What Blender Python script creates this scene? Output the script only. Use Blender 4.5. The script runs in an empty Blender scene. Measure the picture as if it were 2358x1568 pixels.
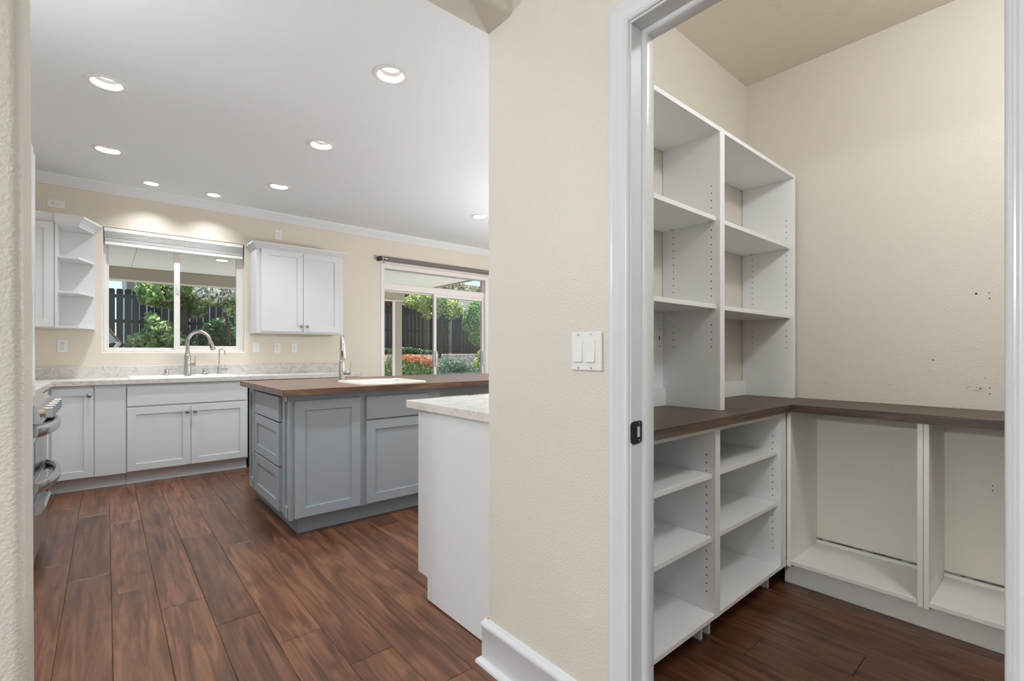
import bpy, bmesh, math, random
import numpy as np
from mathutils import Vector, Matrix
random.seed(7)
rng = np.random.default_rng(7)
C = bpy.context.scene.collection
SC = bpy.context.scene
PI = math.pi

# ------------------------------------------------------------------ camera, world, sun, exposure
cam_data = bpy.data.cameras.new('camera')
cam = bpy.data.objects.new('camera', cam_data); C.objects.link(cam)
cam.location = (0, 0, 1.15)
cam.rotation_euler = (PI/2, 0, -math.radians(40.484))
cam_data.sensor_width = 36.0
cam_data.lens = 36.0*1095.1/2358
cam_data.shift_y = 27.7/2358
cam_data.clip_start = 0.02
SC.camera = cam

SC.view_settings.view_transform = 'Standard'
SC.view_settings.look = 'None'
SC.view_settings.gamma = 1.0
SC.view_settings.use_curve_mapping = False
SC.view_settings.exposure = 0.36
SC.cycles.use_denoising = True
SC.cycles.max_bounces = 10
SC.cycles.diffuse_bounces = 6
SC.cycles.glossy_bounces = 4
SC.cycles.transparent_max_bounces = 16
SC.cycles.sample_clamp_indirect = 4.0
SC.cycles.caustics_reflective = False
SC.cycles.caustics_refractive = False

world = bpy.data.worlds.new('sky'); SC.world = world; world.use_nodes = True
wn = world.node_tree
sky = wn.nodes.new('ShaderNodeTexSky'); sky.sky_type = 'NISHITA'
sky.sun_disc = False; sky.sun_elevation = math.radians(67); sky.sun_rotation = math.radians(43)
sky.air_density = 1.0; sky.dust_density = 0.6; sky.ozone_density = 1.5
wn.nodes['Background'].inputs[1].default_value = 0.17
wn.links.new(sky.outputs[0], wn.nodes['Background'].inputs[0])

def light(name, kind, loc, energy, color=(1, 1, 1), rot=(0, 0, 0), **kw):
    d = bpy.data.lights.new(name, kind); d.energy = energy; d.color = color
    for k, v in kw.items(): setattr(d, k, v)
    o = bpy.data.objects.new(name, d); C.objects.link(o); o.location = loc; o.rotation_euler = rot
    return o
sd = Vector((0.30, 0.32, 1.05)).normalized()
sun = light('sun', 'SUN', (6, 10, 20), 11.0, (1.0, 0.95, 0.87), angle=math.radians(0.6))
sun.rotation_euler = sd.to_track_quat('Z', 'Y').to_euler()
# portals guide sky light; the hall and right-wall openings are unseen, added for daylight
def portal(loc, rot, sx, sy):
    o = light('window_portal', 'AREA', loc, 1, rot=rot, shape='RECTANGLE', size=sx, size_y=sy)
    o.data.cycles.is_portal = True
portal((0.57, 6.06, 1.74), (-PI/2, 0, 0), 1.18, 1.17)
portal((3.64, 6.06, 1.16), (-PI/2, 0, 0), 1.78, 2.3)
portal((-0.7, -3.06, 1.5), (PI/2, 0, 0), 2.6, 2.2)
portal((5.56, 3.7, 1.55), (0, PI/2, 0), 1.7, 2.4)
CAN_W = 6.3
SMALL_CAN_W = 4.5
HALL_FILL_W = 12.0
PANTRY_W = 27.0

# ------------------------------------------------------------------ materials
def srgb(r, g, b):
    f = lambda c: c/12.92 if c <= .04045 else ((c+.055)/1.055)**2.4
    return (f(r/255), f(g/255), f(b/255), 1)
def mat(name, col, rough=.5, metal=0., spec=.5, bump=None, var=None, coat=0.):
    """bump=(scale, strength, distance[, detail]); var=(scale, other colour)"""
    m = bpy.data.materials.new(name); m.use_nodes = True
    nt = m.node_tree; b = nt.nodes['Principled BSDF']
    b.inputs['Base Color'].default_value = col; b.inputs['Roughness'].default_value = rough
    b.inputs['Metallic'].default_value = metal; b.inputs['Specular IOR Level'].default_value = spec
    b.inputs['Coat Weight'].default_value = coat
    tc = nt.nodes.new('ShaderNodeTexCoord')
    gm = nt.nodes.new('ShaderNodeNewGeometry')
    if bump:
        n = nt.nodes.new('ShaderNodeTexNoise'); n.inputs['Scale'].default_value = bump[0]
        n.inputs['Detail'].default_value = bump[3] if len(bump) > 3 else 2
        bp = nt.nodes.new('ShaderNodeBump'); bp.inputs['Strength'].default_value = bump[1]; bp.inputs['Distance'].default_value = bump[2]
        nt.links.new(gm.outputs['Position'], n.inputs['Vector'])
        nt.links.new(n.outputs['Fac'], bp.inputs['Height']); nt.links.new(bp.outputs[0], b.inputs['Normal'])
    if var:
        n = nt.nodes.new('ShaderNodeTexNoise'); n.inputs['Scale'].default_value = var[0]; n.inputs['Detail'].default_value = 3
        mx = nt.nodes.new('ShaderNodeMix'); mx.data_type = 'RGBA'
        mx.inputs['A'].default_value = col; mx.inputs['B'].default_value = var[1]
        nt.links.new(gm.outputs['Position'], n.inputs['Vector'])
        nt.links.new(n.outputs['Fac'], mx.inputs['Factor']); nt.links.new(mx.outputs['Result'], b.inputs['Base Color'])
    return m

M = {}
M['wall'] = mat('beige_orange_peel_paint', (.665, .625, .555, 1), .42, bump=(170, .42, .0035, 1.5))
M['wall_k'] = mat('warm_beige_paint', (.70, .63, .53, 1), .5, bump=(150, .35, .003, 1.5))
M['ceil'] = mat('white_textured_ceiling', (.82, .845, .87, 1), .8, bump=(110, .5, .004, 2))
M['ceil_p'] = mat('beige_pantry_ceiling', (.74, .675, .575, 1), .8, bump=(110, .5, .004, 2))
M['trim'] = mat('white_gloss_trim', (.67, .685, .70, 1), .24, bump=(60, .06, .002))
M['crown'] = mat('white_crown_paint', (.74, .75, .765, 1), .4)
M['cab'] = mat('white_cabinet_paint', (.69, .695, .70, 1), .38)
M['mel'] = mat('white_melamine', (.83, .84, .85, 1), .42)
M['melw'] = mat('warm_white_melamine', (.86, .85, .82, 1), .45)
M['backp'] = mat('cream_back_panel', (.82, .79, .72, 1), .6, bump=(500, .1, .001))
M['grey'] = mat('grey_blue_cabinet_paint', (.335, .375, .405, 1), .42)
M['steel'] = mat('brushed_nickel', (.52, .50, .47, 1), .28, metal=1)
M['stain'] = mat('stainless_steel', (.60, .61, .63, 1), .25, metal=1)
M['pewter'] = mat('pewter_knob', (.33, .32, .31, 1), .38, metal=1)
M['brass'] = mat('warm_reflecting_knob_metal', (.75, .62, .45, 1), .25, metal=1)
M['black'] = mat('black_matte', (.02, .02, .022, 1), .5)
M['bglass'] = mat('black_glass', (.02, .02, .023, 1), .06)
M['iron'] = mat('black_strike_metal', (.025, .026, .028, 1), .35, metal=.3)
M['sinkw'] = mat('white_sink_enamel', (.80, .79, .76, 1), .12)
M['sinkb'] = mat('biscuit_sink_enamel', (.66, .62, .55, 1), .15)
M['plast'] = mat('white_plastic_plate', (.78, .78, .76, 1), .3)
M['vinyl'] = mat('almond_white_vinyl', (.76, .72, .69, 1), .4)
M['shadeW'] = mat('white_shade_rail', (.78, .75, .73, 1), .45)
M['shadeF'] = mat('grey_cellular_fabric', (.40, .39, .365, 1), .85)
M['rollF'] = mat('taupe_solar_fabric', (.19, .175, .16, 1), .9, bump=(900, .4, .001))
M['hole'] = mat('dark_hole', (.02, .018, .016, 1), .9)
M['fence'] = mat('weathered_dark_fence', (.026, .025, .025, 1), .85, var=(3, (.055, .052, .05, 1)), bump=(25, .5, .01))
M['stucco'] = mat('tan_stucco', (.40, .355, .29, 1), .9, bump=(60, .5, .01))
M['soffit'] = mat('pale_grey_patio_soffit', (.74, .75, .74, 1), .85)
M['sidingw'] = mat('neighbour_white_siding', (.80, .79, .77, 1), .8)
M['roof'] = mat('grey_brown_shingle', (.22, .20, .185, 1), .9, var=(6, (.13, .12, .11, 1)))
M['roof2'] = mat('brown_striped_shingle', (.36, .29, .24, 1), .9, var=(8, (.22, .18, .15, 1)))
M['gutter'] = mat('pale_blue_metal_gutter', (.48, .54, .6, 1), .5)
M['soil'] = mat('bark_soil', (.09, .07, .055, 1), .95, var=(4, (.14, .12, .10, 1)), bump=(20, .7, .03))
M['conc'] = mat('patio_concrete', (.62, .60, .57, 1), .9, bump=(60, .3, .004))
M['rock'] = mat('grey_river_rock', (.20, .20, .20, 1), .8, var=(9, (.38, .37, .36, 1)))
M['bark'] = mat('dark_tree_bark', (.085, .06, .048, 1), .95, bump=(40, .7, .02))
M['slab'] = mat('dark_subfloor', (.03, .018, .012, 1), .8)

def emit(name, col, s):
    m = bpy.data.materials.new(name); m.use_nodes = True; nt = m.node_tree
    e = nt.nodes.new('ShaderNodeEmission'); e.inputs[0].default_value = col; e.inputs[1].default_value = s
    nt.links.new(e.outputs[0], nt.nodes['Material Output'].inputs[0]); return m
M['lens'] = emit('lit_lamp_lens', (1, .97, .93, 1), 3.5)
M['plens'] = emit('lit_patio_lamp_lens', (1, .8, .55, 1), 2.5)
M['baffle'] = mat('white_lamp_baffle', (.80, .79, .77, 1), .4)
M['cone'] = mat('satin_lamp_cone', (.45, .44, .42, 1), .6)

def glass():
    m = bpy.data.materials.new('window_glass'); m.use_nodes = True; nt = m.node_tree
    nt.nodes.remove(nt.nodes['Principled BSDF'])
    t = nt.nodes.new('ShaderNodeBsdfTransparent'); t.inputs[0].default_value = (.93, .96, .95, 1)
    g = nt.nodes.new('ShaderNodeBsdfGlossy'); g.inputs['Roughness'].default_value = .02; g.inputs[0].default_value = (.9, .9, .9, 1)
    f = nt.nodes.new('ShaderNodeFresnel'); f.inputs[0].default_value = 1.33
    mx = nt.nodes.new('ShaderNodeMixShader')
    nt.links.new(f.outputs[0], mx.inputs[0]); nt.links.new(t.outputs[0], mx.inputs[1]); nt.links.new(g.outputs[0], mx.inputs[2])
    nt.links.new(mx.outputs[0], nt.nodes['Material Output'].inputs[0]); return m
M['glass'] = glass()

def leafmat(name, c1, c2, trans=.35):
    m = bpy.data.materials.new(name); m.use_nodes = True; nt = m.node_tree; b = nt.nodes['Principled BSDF']
    g = nt.nodes.new('ShaderNodeNewGeometry'); mx = nt.nodes.new('ShaderNodeMix'); mx.data_type = 'RGBA'
    mx.inputs['A'].default_value = c1; mx.inputs['B'].default_value = c2
    nt.links.new(g.outputs['Random Per Island'], mx.inputs['Factor'])
    nt.links.new(mx.outputs['Result'], b.inputs['Base Color']); b.inputs['Roughness'].default_value = .45
    tr = nt.nodes.new('ShaderNodeBsdfTranslucent'); nt.links.new(mx.outputs['Result'], tr.inputs[0])
    ms = nt.nodes.new('ShaderNodeMixShader'); ms.inputs[0].default_value = trans
    nt.links.new(b.outputs[0], ms.inputs[1]); nt.links.new(tr.outputs[0], ms.inputs[2])
    nt.links.new(ms.outputs[0], nt.nodes['Material Output'].inputs[0]); return m
M['lf_bright'] = leafmat('bright_green_leaf', (.12, .26, .06, 1), (.62, .74, .38, 1), .45)
M['lf_yellow'] = leafmat('yellow_green_leaf', (.22, .34, .09, 1), (.68, .70, .34, 1), .45)
M['lf_dark'] = leafmat('dark_green_leaf', (.05, .11, .05, 1), (.12, .22, .09, 1))
M['lf_blue'] = leafmat('blue_green_juniper', (.08, .15, .11, 1), (.20, .30, .22, 1))
M['lf_mid'] = leafmat('mid_green_leaf', (.14, .26, .08, 1), (.30, .42, .16, 1))
M['lf_orange'] = leafmat('orange_red_shoot', (.45, .17, .08, 1), (.62, .30, .16, 1))
M['lf_burg'] = leafmat('burgundy_leaf', (.12, .035, .04, 1), (.25, .08, .07, 1))
M['blossom'] = leafmat('white_blossom', (.75, .72, .70, 1), (.85, .83, .80, 1), .2)
M['lf_far'] = leafmat('olive_far_leaf', (.20, .24, .13, 1), (.36, .34, .22, 1))

def woodmat(name, cdark, cmid, clight, rough, axis, stretch=(14, 1.5, 8), scrape=.0, rnd=True, staves=None, spec=.5, knots=1.0):
    """axis: grain direction 'X' or 'Y'"""
    m = bpy.data.materials.new(name); m.use_nodes = True; nt = m.node_tree; b = nt.nodes['Principled BSDF']; L = nt.links.new
    N = nt.nodes.new
    g = N('ShaderNodeNewGeometry'); oi = N('ShaderNodeObjectInfo')
    add = N('ShaderNodeVectorMath'); add.operation = 'ADD'
    sc = N('ShaderNodeVectorMath'); sc.operation = 'SCALE'; sc.inputs[0].default_value = (37, 91, 13)
    L(oi.outputs['Random'], sc.inputs['Scale'])
    L(g.outputs['Position'], add.inputs[0])
    if rnd: L(sc.outputs[0], add.inputs[1])
    mp = N('ShaderNodeMapping'); a, c, d = stretch
    mp.inputs['Scale'].default_value = (c, a, d) if axis == 'X' else (a, c, d)
    src = add
    if staves:
        # butcher-block staves: cell index across and along the grain shifts the grain and the tint
        br = N('ShaderNodeTexVoronoi'); br.feature = 'F1'; br.distance = 'CHEBYCHEV'; br.inputs['Randomness'].default_value = .35
        mp2 = N('ShaderNodeMapping'); mp2.inputs['Scale'].default_value = (staves[0], staves[1], 1) if axis == 'X' else (staves[1], staves[0], 1)
        L(g.outputs['Position'], mp2.inputs[0]); L(mp2.outputs[0], br.inputs['Vector'])
    L(src.outputs[0], mp.inputs[0])
    n1 = N('ShaderNodeTexNoise'); n1.inputs['Scale'].default_value = 1.0; n1.inputs['Detail'].default_value = 8; n1.inputs['Distortion'].default_value = 1.2
    L(mp.outputs[0], n1.inputs['Vector'])
    r = N('ShaderNodeValToRGB'); e = r.color_ramp.elements
    e[0].position = .30; e[0].color = cdark; e[1].position = .72; e[1].color = clight
    x = r.color_ramp.elements.new(.50); x.color = cmid
    L(n1.outputs['Fac'], r.inputs[0])
    # knots / dark smudges
    mp3 = N('ShaderNodeMapping'); mp3.inputs['Scale'].default_value = (2.2, 6, 4) if axis == 'X' else (6, 2.2, 4)
    L(src.outputs[0], mp3.inputs[0])
    n2 = N('ShaderNodeTexNoise'); n2.inputs['Scale'].default_value = 1.0; n2.inputs['Detail'].default_value = 4; n2.inputs['Distortion'].default_value = .8
    L(mp3.outputs[0], n2.inputs['Vector'])
    r2 = N('ShaderNodeValToRGB'); r2.color_ramp.elements[0].position = .56; r2.color_ramp.elements[0].color = (0, 0, 0, 1)
    r2.color_ramp.elements[1].position = .72; r2.color_ramp.elements[1].color = (.65*knots,)*3+(1,)
    L(n2.outputs['Fac'], r2.inputs[0])
    mk = N('ShaderNodeMix'); mk.data_type = 'RGBA'; mk.inputs['B'].default_value = tuple(v*.45 for v in cdark[:3])+(1,)
    L(r2.outputs[0], mk.inputs['Factor']); L(r.outputs[0], mk.inputs['A'])
    hsv = N('ShaderNodeHueSaturation'); L(mk.outputs['Result'], hsv.inputs['Color'])
    mr = N('ShaderNodeMapRange'); mr.inputs['To Min'].default_value = .78; mr.inputs['To Max'].default_value = 1.22
    if staves:
        sp = N('ShaderNodeSeparateColor'); L(br.outputs['Color'], sp.inputs[0]); L(sp.outputs[0], mr.inputs[0])
        mr.inputs['To Min'].default_value = .62; mr.inputs['To Max'].default_value = 1.35
    else: L(oi.outputs['Random'], mr.inputs[0])
    L(mr.outputs[0], hsv.inputs['Value']); L(hsv.outputs[0], b.inputs['Base Color'])
    b.inputs['Roughness'].default_value = rough; b.inputs['Specular IOR Level'].default_value = spec
    bp = N('ShaderNodeBump'); bp.inputs['Strength'].default_value = .2; bp.inputs['Distance'].default_value = .0004
    L(n1.outputs['Fac'], bp.inputs['Height'])
    if scrape:
        mp4 = N('ShaderNodeMapping'); mp4.inputs['Scale'].default_value = (10, 1.5, 1)
        L(src.outputs[0], mp4.inputs[0])
        n3 = N('ShaderNodeTexNoise'); n3.inputs['Scale'].default_value = 1.0; n3.inputs['Detail'].default_value = 0; n3.inputs['Distortion'].default_value = .5
        L(mp4.outputs[0], n3.inputs['Vector'])
        b2 = N('ShaderNodeBump'); b2.inputs['Strength'].default_value = 1.0; b2.inputs['Distance'].default_value = scrape
        L(n3.outputs['Fac'], b2.inputs['Height']); L(bp.outputs[0], b2.inputs['Normal']); L(b2.outputs[0], b.inputs['Normal'])
    else: L(bp.outputs[0], b.inputs['Normal'])
    return m
M['plank'] = woodmat('hand_scraped_walnut_laminate', (.054, .021, .011, 1), (.110, .045, .022, 1), (.185, .083, .042, 1), .31, 'Y', (34, 2.4, 5), scrape=.0032, spec=.5, knots=.9)
M['butcher'] = woodmat('walnut_butcher_block', (.075, .037, .022, 1), (.145, .078, .048, 1), (.23, .135, .088, 1), .33, 'X', (30, 2.5, 30), rnd=False, staves=(1.4, 16), knots=.4)
M['darkx'] = woodmat('dark_grained_laminate_x', (.038, .023, .017, 1), (.074, .047, .034, 1), (.125, .084, .062, 1), .42, 'X', (60, 3, 60), rnd=False, knots=.5)
M['darky'] = woodmat('dark_grained_laminate_y', (.038, .023, .017, 1), (.074, .047, .034, 1), (.125, .084, .062, 1), .42, 'Y', (60, 3, 60), rnd=False, knots=.5)

def marble():
    m = bpy.data.materials.new('cream_marble_laminate'); m.use_nodes = True; nt = m.node_tree; b = nt.nodes['Principled BSDF']; L = nt.links.new; N = nt.nodes.new
    g = N('ShaderNodeNewGeometry')
    n = N('ShaderNodeTexNoise'); n.inputs['Scale'].default_value = 7; n.inputs['Detail'].default_value = 8; n.inputs['Distortion'].default_value = 1.8
    L(g.outputs['Position'], n.inputs['Vector'])
    r = N('ShaderNodeValToRGB'); r.color_ramp.elements[0].position = .47; r.color_ramp.elements[0].color = (.60, .565, .525, 1)
    r.color_ramp.elements[1].position = .55; r.color_ramp.elements[1].color = (.63, .59, .55, 1)
    v = r.color_ramp.elements.new(.505); v.color = (.33, .29, .26, 1)
    L(n.outputs['Fac'], r.inputs[0])
    n2 = N('ShaderNodeTexNoise'); n2.inputs['Scale'].default_value = 3; n2.inputs['Detail'].default_value = 3
    L(g.outputs['Position'], n2.inputs['Vector'])
    mx = N('ShaderNodeMix'); mx.data_type = 'RGBA'; mx.inputs['B'].default_value = (.68, .65, .61, 1)
    L(n2.outputs['Fac'], mx.inputs['Factor']); L(r.outputs[0], mx.inputs['A']); L(mx.outputs['Result'], b.inputs['Base Color'])
    b.inputs['Roughness'].default_value = .22
    return m
M['marble'] = marble()

# ------------------------------------------------------------------ geometry helpers (world coordinates in, one mesh object out)
WLOC = {}
class MB:
    def __init__(s): s.v = []; s.f = []; s.M = None
    def _add(s, vs, fs):
        k = len(s.v)
        if s.M is not None: vs = [tuple(s.M @ Vector(p)) for p in vs]
        s.v += [tuple(p) for p in vs]; s.f += [tuple(i+k for i in f) for f in fs]
    def box(s, x0, x1, y0, y1, z0, z1, b=0.0):
        x0, x1 = min(x0, x1), max(x0, x1); y0, y1 = min(y0, y1), max(y0, y1); z0, z1 = min(z0, z1), max(z0, z1)
        if b <= 0:
            s._add([(x0,y0,z0),(x1,y0,z0),(x1,y1,z0),(x0,y1,z0),(x0,y0,z1),(x1,y0,z1),(x1,y1,z1),(x0,y1,z1)],
                   [(0,3,2,1),(4,5,6,7),(0,1,5,4),(1,2,6,5),(2,3,7,6),(3,0,4,7)]); return s
        b = min(b, (x1-x0)*.45, (y1-y0)*.45, (z1-z0)*.45)
        vs = []; idx = {}
        for sx in (0, 1):
            for sy in (0, 1):
                for sz in (0, 1):
                    X = (x0, x1)[sx]; Y = (y0, y1)[sy]; Z = (z0, z1)[sz]
                    xi = X+(b if sx == 0 else -b); yi = Y+(b if sy == 0 else -b); zi = Z+(b if sz == 0 else -b)
                    for a, p in enumerate(((X, yi, zi), (xi, Y, zi), (xi, yi, Z))):
                        idx[(sx, sy, sz, a)] = len(vs); vs.append(p)
        fs = []
        for q in (0, 1):
            fs.append([idx[(q, *t, 0)] for t in ((0,0),(1,0),(1,1),(0,1))])
            fs.append([idx[(t[0], q, t[1], 1)] for t in ((0,0),(1,0),(1,1),(0,1))])
            fs.append([idx[(t[0], t[1], q, 2)] for t in ((0,0),(1,0),(1,1),(0,1))])
        for p in (0, 1):
            for q in (0, 1):
                fs.append([idx[(p,q,0,0)], idx[(p,q,1,0)], idx[(p,q,1,1)], idx[(p,q,0,1)]])
                fs.append([idx[(p,0,q,0)], idx[(p,1,q,0)], idx[(p,1,q,2)], idx[(p,0,q,2)]])
                fs.append([idx[(0,p,q,1)], idx[(1,p,q,1)], idx[(1,p,q,2)], idx[(0,p,q,2)]])
                for r in (0, 1): fs.append([idx[(p,q,r,0)], idx[(p,q,r,1)], idx[(p,q,r,2)]])
        s._add(vs, fs); return s
    def prism(s, poly, h0, h1, axis='Z'):
        """poly: list of 2D points; axis Z: (x,y), axis X: (y,z), axis Y: (x,z)"""
        def P(a, b, h): return {'Z': (a, b, h), 'X': (h, a, b), 'Y': (a, h, b)}[axis]
        n = len(poly)
        s._add([P(a, b, h0) for a, b in poly]+[P(a, b, h1) for a, b in poly],
               [tuple(range(n)), tuple(range(2*n-1, n-1, -1))]+[(i, (i+1) % n, n+(i+1) % n, n+i) for i in range(n)]); return s
    def sweep(s, prof, path, to3, closed=False):
        """prof: (d, n) pairs, d along the left normal of the path; to3(a, b, n)"""
        n = len(path); k = len(prof); vs = []
        for i in range(n):
            p = Vector(path[i]); prv = Vector(path[i-1]) if (i > 0 or closed) else None
            nxt = Vector(path[(i+1) % n]) if (i < n-1 or closed) else None
            ns = []
            if prv is not None: d = (p-prv).normalized(); ns.append(Vector((-d.y, d.x)))
            if nxt is not None: d = (nxt-p).normalized(); ns.append(Vector((-d.y, d.x)))
            if len(ns) == 2:
                m = (ns[0]+ns[1]); m = m/(1+ns[0].dot(ns[1])) if m.length > 1e-6 else ns[0]
            else: m = ns[0]
            for d, h in prof: vs.append(to3(p.x+m.x*d, p.y+m.y*d, h))
        fs = []
        for i in range(n if closed else n-1):
            for j in range(k):
                a = i*k+j; b_ = i*k+(j+1) % k; c = ((i+1) % n)*k+(j+1) % k; d = ((i+1) % n)*k+j
                fs.append((a, b_, c, d))
        if not closed: fs += [tuple(range(k)), tuple(range((n-1)*k, n*k))]
        s._add(vs, fs); return s
    def lathe(s, prof, seg=20, M=None, cap=True):
        old = s.M; s.M = M if M is not None else old
        vs = []; fs = []
        for r, z in prof:
            for i in range(seg): vs.append((r*math.cos(2*PI*i/seg), r*math.sin(2*PI*i/seg), z))
        for j in range(len(prof)-1):
            for i in range(seg): fs.append((j*seg+i, j*seg+(i+1) % seg, (j+1)*seg+(i+1) % seg, (j+1)*seg+i))
        if cap: fs += [tuple(range(seg)), tuple(range((len(prof)-1)*seg, len(prof)*seg))]
        s._add(vs, fs); s.M = old; return s
    def tube(s, pts, r, seg=10):
        pts = [Vector(p) for p in pts]; rs = r if isinstance(r, (list, tuple)) else [r]*len(pts)
        t0 = (pts[1]-pts[0]).normalized(); up = Vector((0, 0, 1)) if abs(t0.z) < .9 else Vector((1, 0, 0))
        nrm = (up-t0*up.dot(t0)).normalized(); vs = []; fs = []
        for i, p in enumerate(pts):
            t = ((pts[min(i+1, len(pts)-1)]-p).normalized()+(p-pts[max(i-1, 0)]).normalized()).normalized()
            nrm = (nrm-t*nrm.dot(t)).normalized(); bi = t.cross(nrm)
            for k in range(seg):
                a = 2*PI*k/seg; vs.append(tuple(p+(nrm*math.cos(a)+bi*math.sin(a))*rs[i]))
        for i in range(len(pts)-1):
            for k in range(seg): fs.append((i*seg+k, i*seg+(k+1) % seg, (i+1)*seg+(k+1) % seg, (i+1)*seg+k))
        fs += [tuple(range(seg)), tuple(range((len(pts)-1)*seg, len(pts)*seg))]
        s._add(vs, fs); return s
    def shaker(s, o, u, n, w, h, t=.019, stile=.06, rec=.008, b=.0015):
        """shaker front: o = lower left back corner, u = width axis, n = outward axis"""
        o = Vector(o); u = Vector(u); n = Vector(n); z = Vector((0, 0, 1))
        def P(a, c, d): return tuple(o+u*a+z*c+n*d)
        def ring(m, d): return [P(m, m, d), P(w-m, m, d), P(w-m, h-m, d), P(m, h-m, d)]
        rings = [ring(0, 0), ring(0, t-b), ring(b, t), ring(stile, t), ring(stile+.0012, t-rec)]
        vs = [p for r in rings for p in r]; fs = [(0, 1, 2, 3), tuple(range(16, 20))]
        for k in range(4):
            for i in range(4): fs.append((k*4+i, k*4+(i+1) % 4, (k+1)*4+(i+1) % 4, (k+1)*4+i))
        s._add(vs, fs); return s
    def disc(s, c, n, r, t, seg=8):
        q = Vector(n).to_track_quat('Z', 'Y').to_matrix().to_4x4(); Mx = Matrix.Translation(Vector(c)) @ q
        return s.lathe([(r, -t), (r, t)], seg, Mx)
    def build(s, name, m, parent=None, smooth=False, base=True):
        me = bpy.data.meshes.new(name)
        v = np.array(s.v); lo = v.min(0); hi = v.max(0); c = Vector(((lo[0]+hi[0])/2, (lo[1]+hi[1])/2, lo[2]))
        me.from_pydata([tuple(Vector(p)-c) for p in s.v], [], s.f)
        bm = bmesh.new(); bm.from_mesh(me); bmesh.ops.recalc_face_normals(bm, faces=bm.faces); bm.to_mesh(me); bm.free()
        if smooth:
            for p in me.polygons: p.use_smooth = True
            me.update()
            try: me.set_sharp_from_angle(angle=math.radians(40))
            except Exception: pass
        me.materials.append(m if not isinstance(m, str) else M[m])
        o = bpy.data.objects.new(name, me); C.objects.link(o)
        o.location = c
        if parent is not None:
            o.parent = parent; o.location = c-WLOC[parent.name]
        WLOC[o.name] = c
        return o

def thing(name, label, cat, loc, group=None):
    o = bpy.data.objects.new(name, None); C.objects.link(o); o.location = loc; o.empty_display_size = .1
    o['label'] = label; o['category'] = cat
    if group: o['group'] = group
    WLOC[o.name] = Vector(loc); return o
def tag(o, label, cat, group=None, kind=None):
    o['label'] = label; o['category'] = cat
    if group: o['group'] = group
    if kind: o['kind'] = kind
    return o
def struct(o, kind='structure', label=None):
    o['kind'] = kind
    if label: o['label'] = label
    return o
def sempty(name, loc, label=None):
    o = bpy.data.objects.new(name, None); C.objects.link(o); o.location = loc; o['kind'] = 'structure'
    if label: o['label'] = label
    WLOC[o.name] = Vector(loc); return o
def box(name, m, parent, x0, x1, y0, y1, z0, z1, b=.001, smooth=False):
    return MB().box(x0, x1, y0, y1, z0, z1, b).build(name, m, parent, smooth)
def arc2(cx, cy, r, a0, a1, n=6):
    return [(cx+r*math.cos(math.radians(a0+(a1-a0)*i/n)), cy+r*math.sin(math.radians(a0+(a1-a0)*i/n))) for i in range(n+1)]
CZ = 2.74          # ceiling height
YW = 5.90          # kitchen back wall
XW = 1.075         # wall with the switch, hall side
XP = 1.172         # same wall, pantry side
YN, YF = 1.257, 1.404   # near and far face of the wall with the opening
XR = 2.916         # pantry right wall

# ================================================================== SETTING
# ---- floor with planks
floor = struct(box('floor', 'slab', None, -2.6, 5.6, -3.1, 6.05, -.06, -.008, 0), label='dark brown hand-scraped plank floor')
pl_cache = {}
PWID = .1665
def plank(x0, y0, y1):
    key = round(y1-y0, 2)
    cx, cy = x0+PWID/2, (y0+y1)/2
    if key not in pl_cache:
        mb = MB().box(-PWID/2+.0004, PWID/2-.0004, -(key/2)+.0005, key/2-.0005, -.008, 0, .0016)
        me = bpy.data.meshes.new('plank'); me.from_pydata(mb.v, [], mb.f)
        bm = bmesh.new(); bm.from_mesh(me); bmesh.ops.recalc_face_normals(bm, faces=bm.faces); bm.to_mesh(me); bm.free()
        me.materials.append(M['plank']); pl_cache[key] = me
    o = bpy.data.objects.new('plank', pl_cache[key]); C.objects.link(o); o.parent = floor
    o.location = Vector((cx, cy, 0))-WLOC['floor']
LEN = 1.2205
for k in range(-8, 27):
    x0 = .019+PWID*k
    e = (2.94-.305*k) % LEN
    ymax = 5.4 if x0 < 2.3 else 5.88
    if k < -6: y = e-LEN*1
    else: y = e-LEN*1
    y = e-LEN
    while y < ymax:
        y1 = y+LEN
        if y1 > -.65 and not (x0 > 1.15 and y1 < .1 and x0 > 2.7):
            plank(x0, max(y, -1.0) if False else y, y1)
        y = y1

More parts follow.
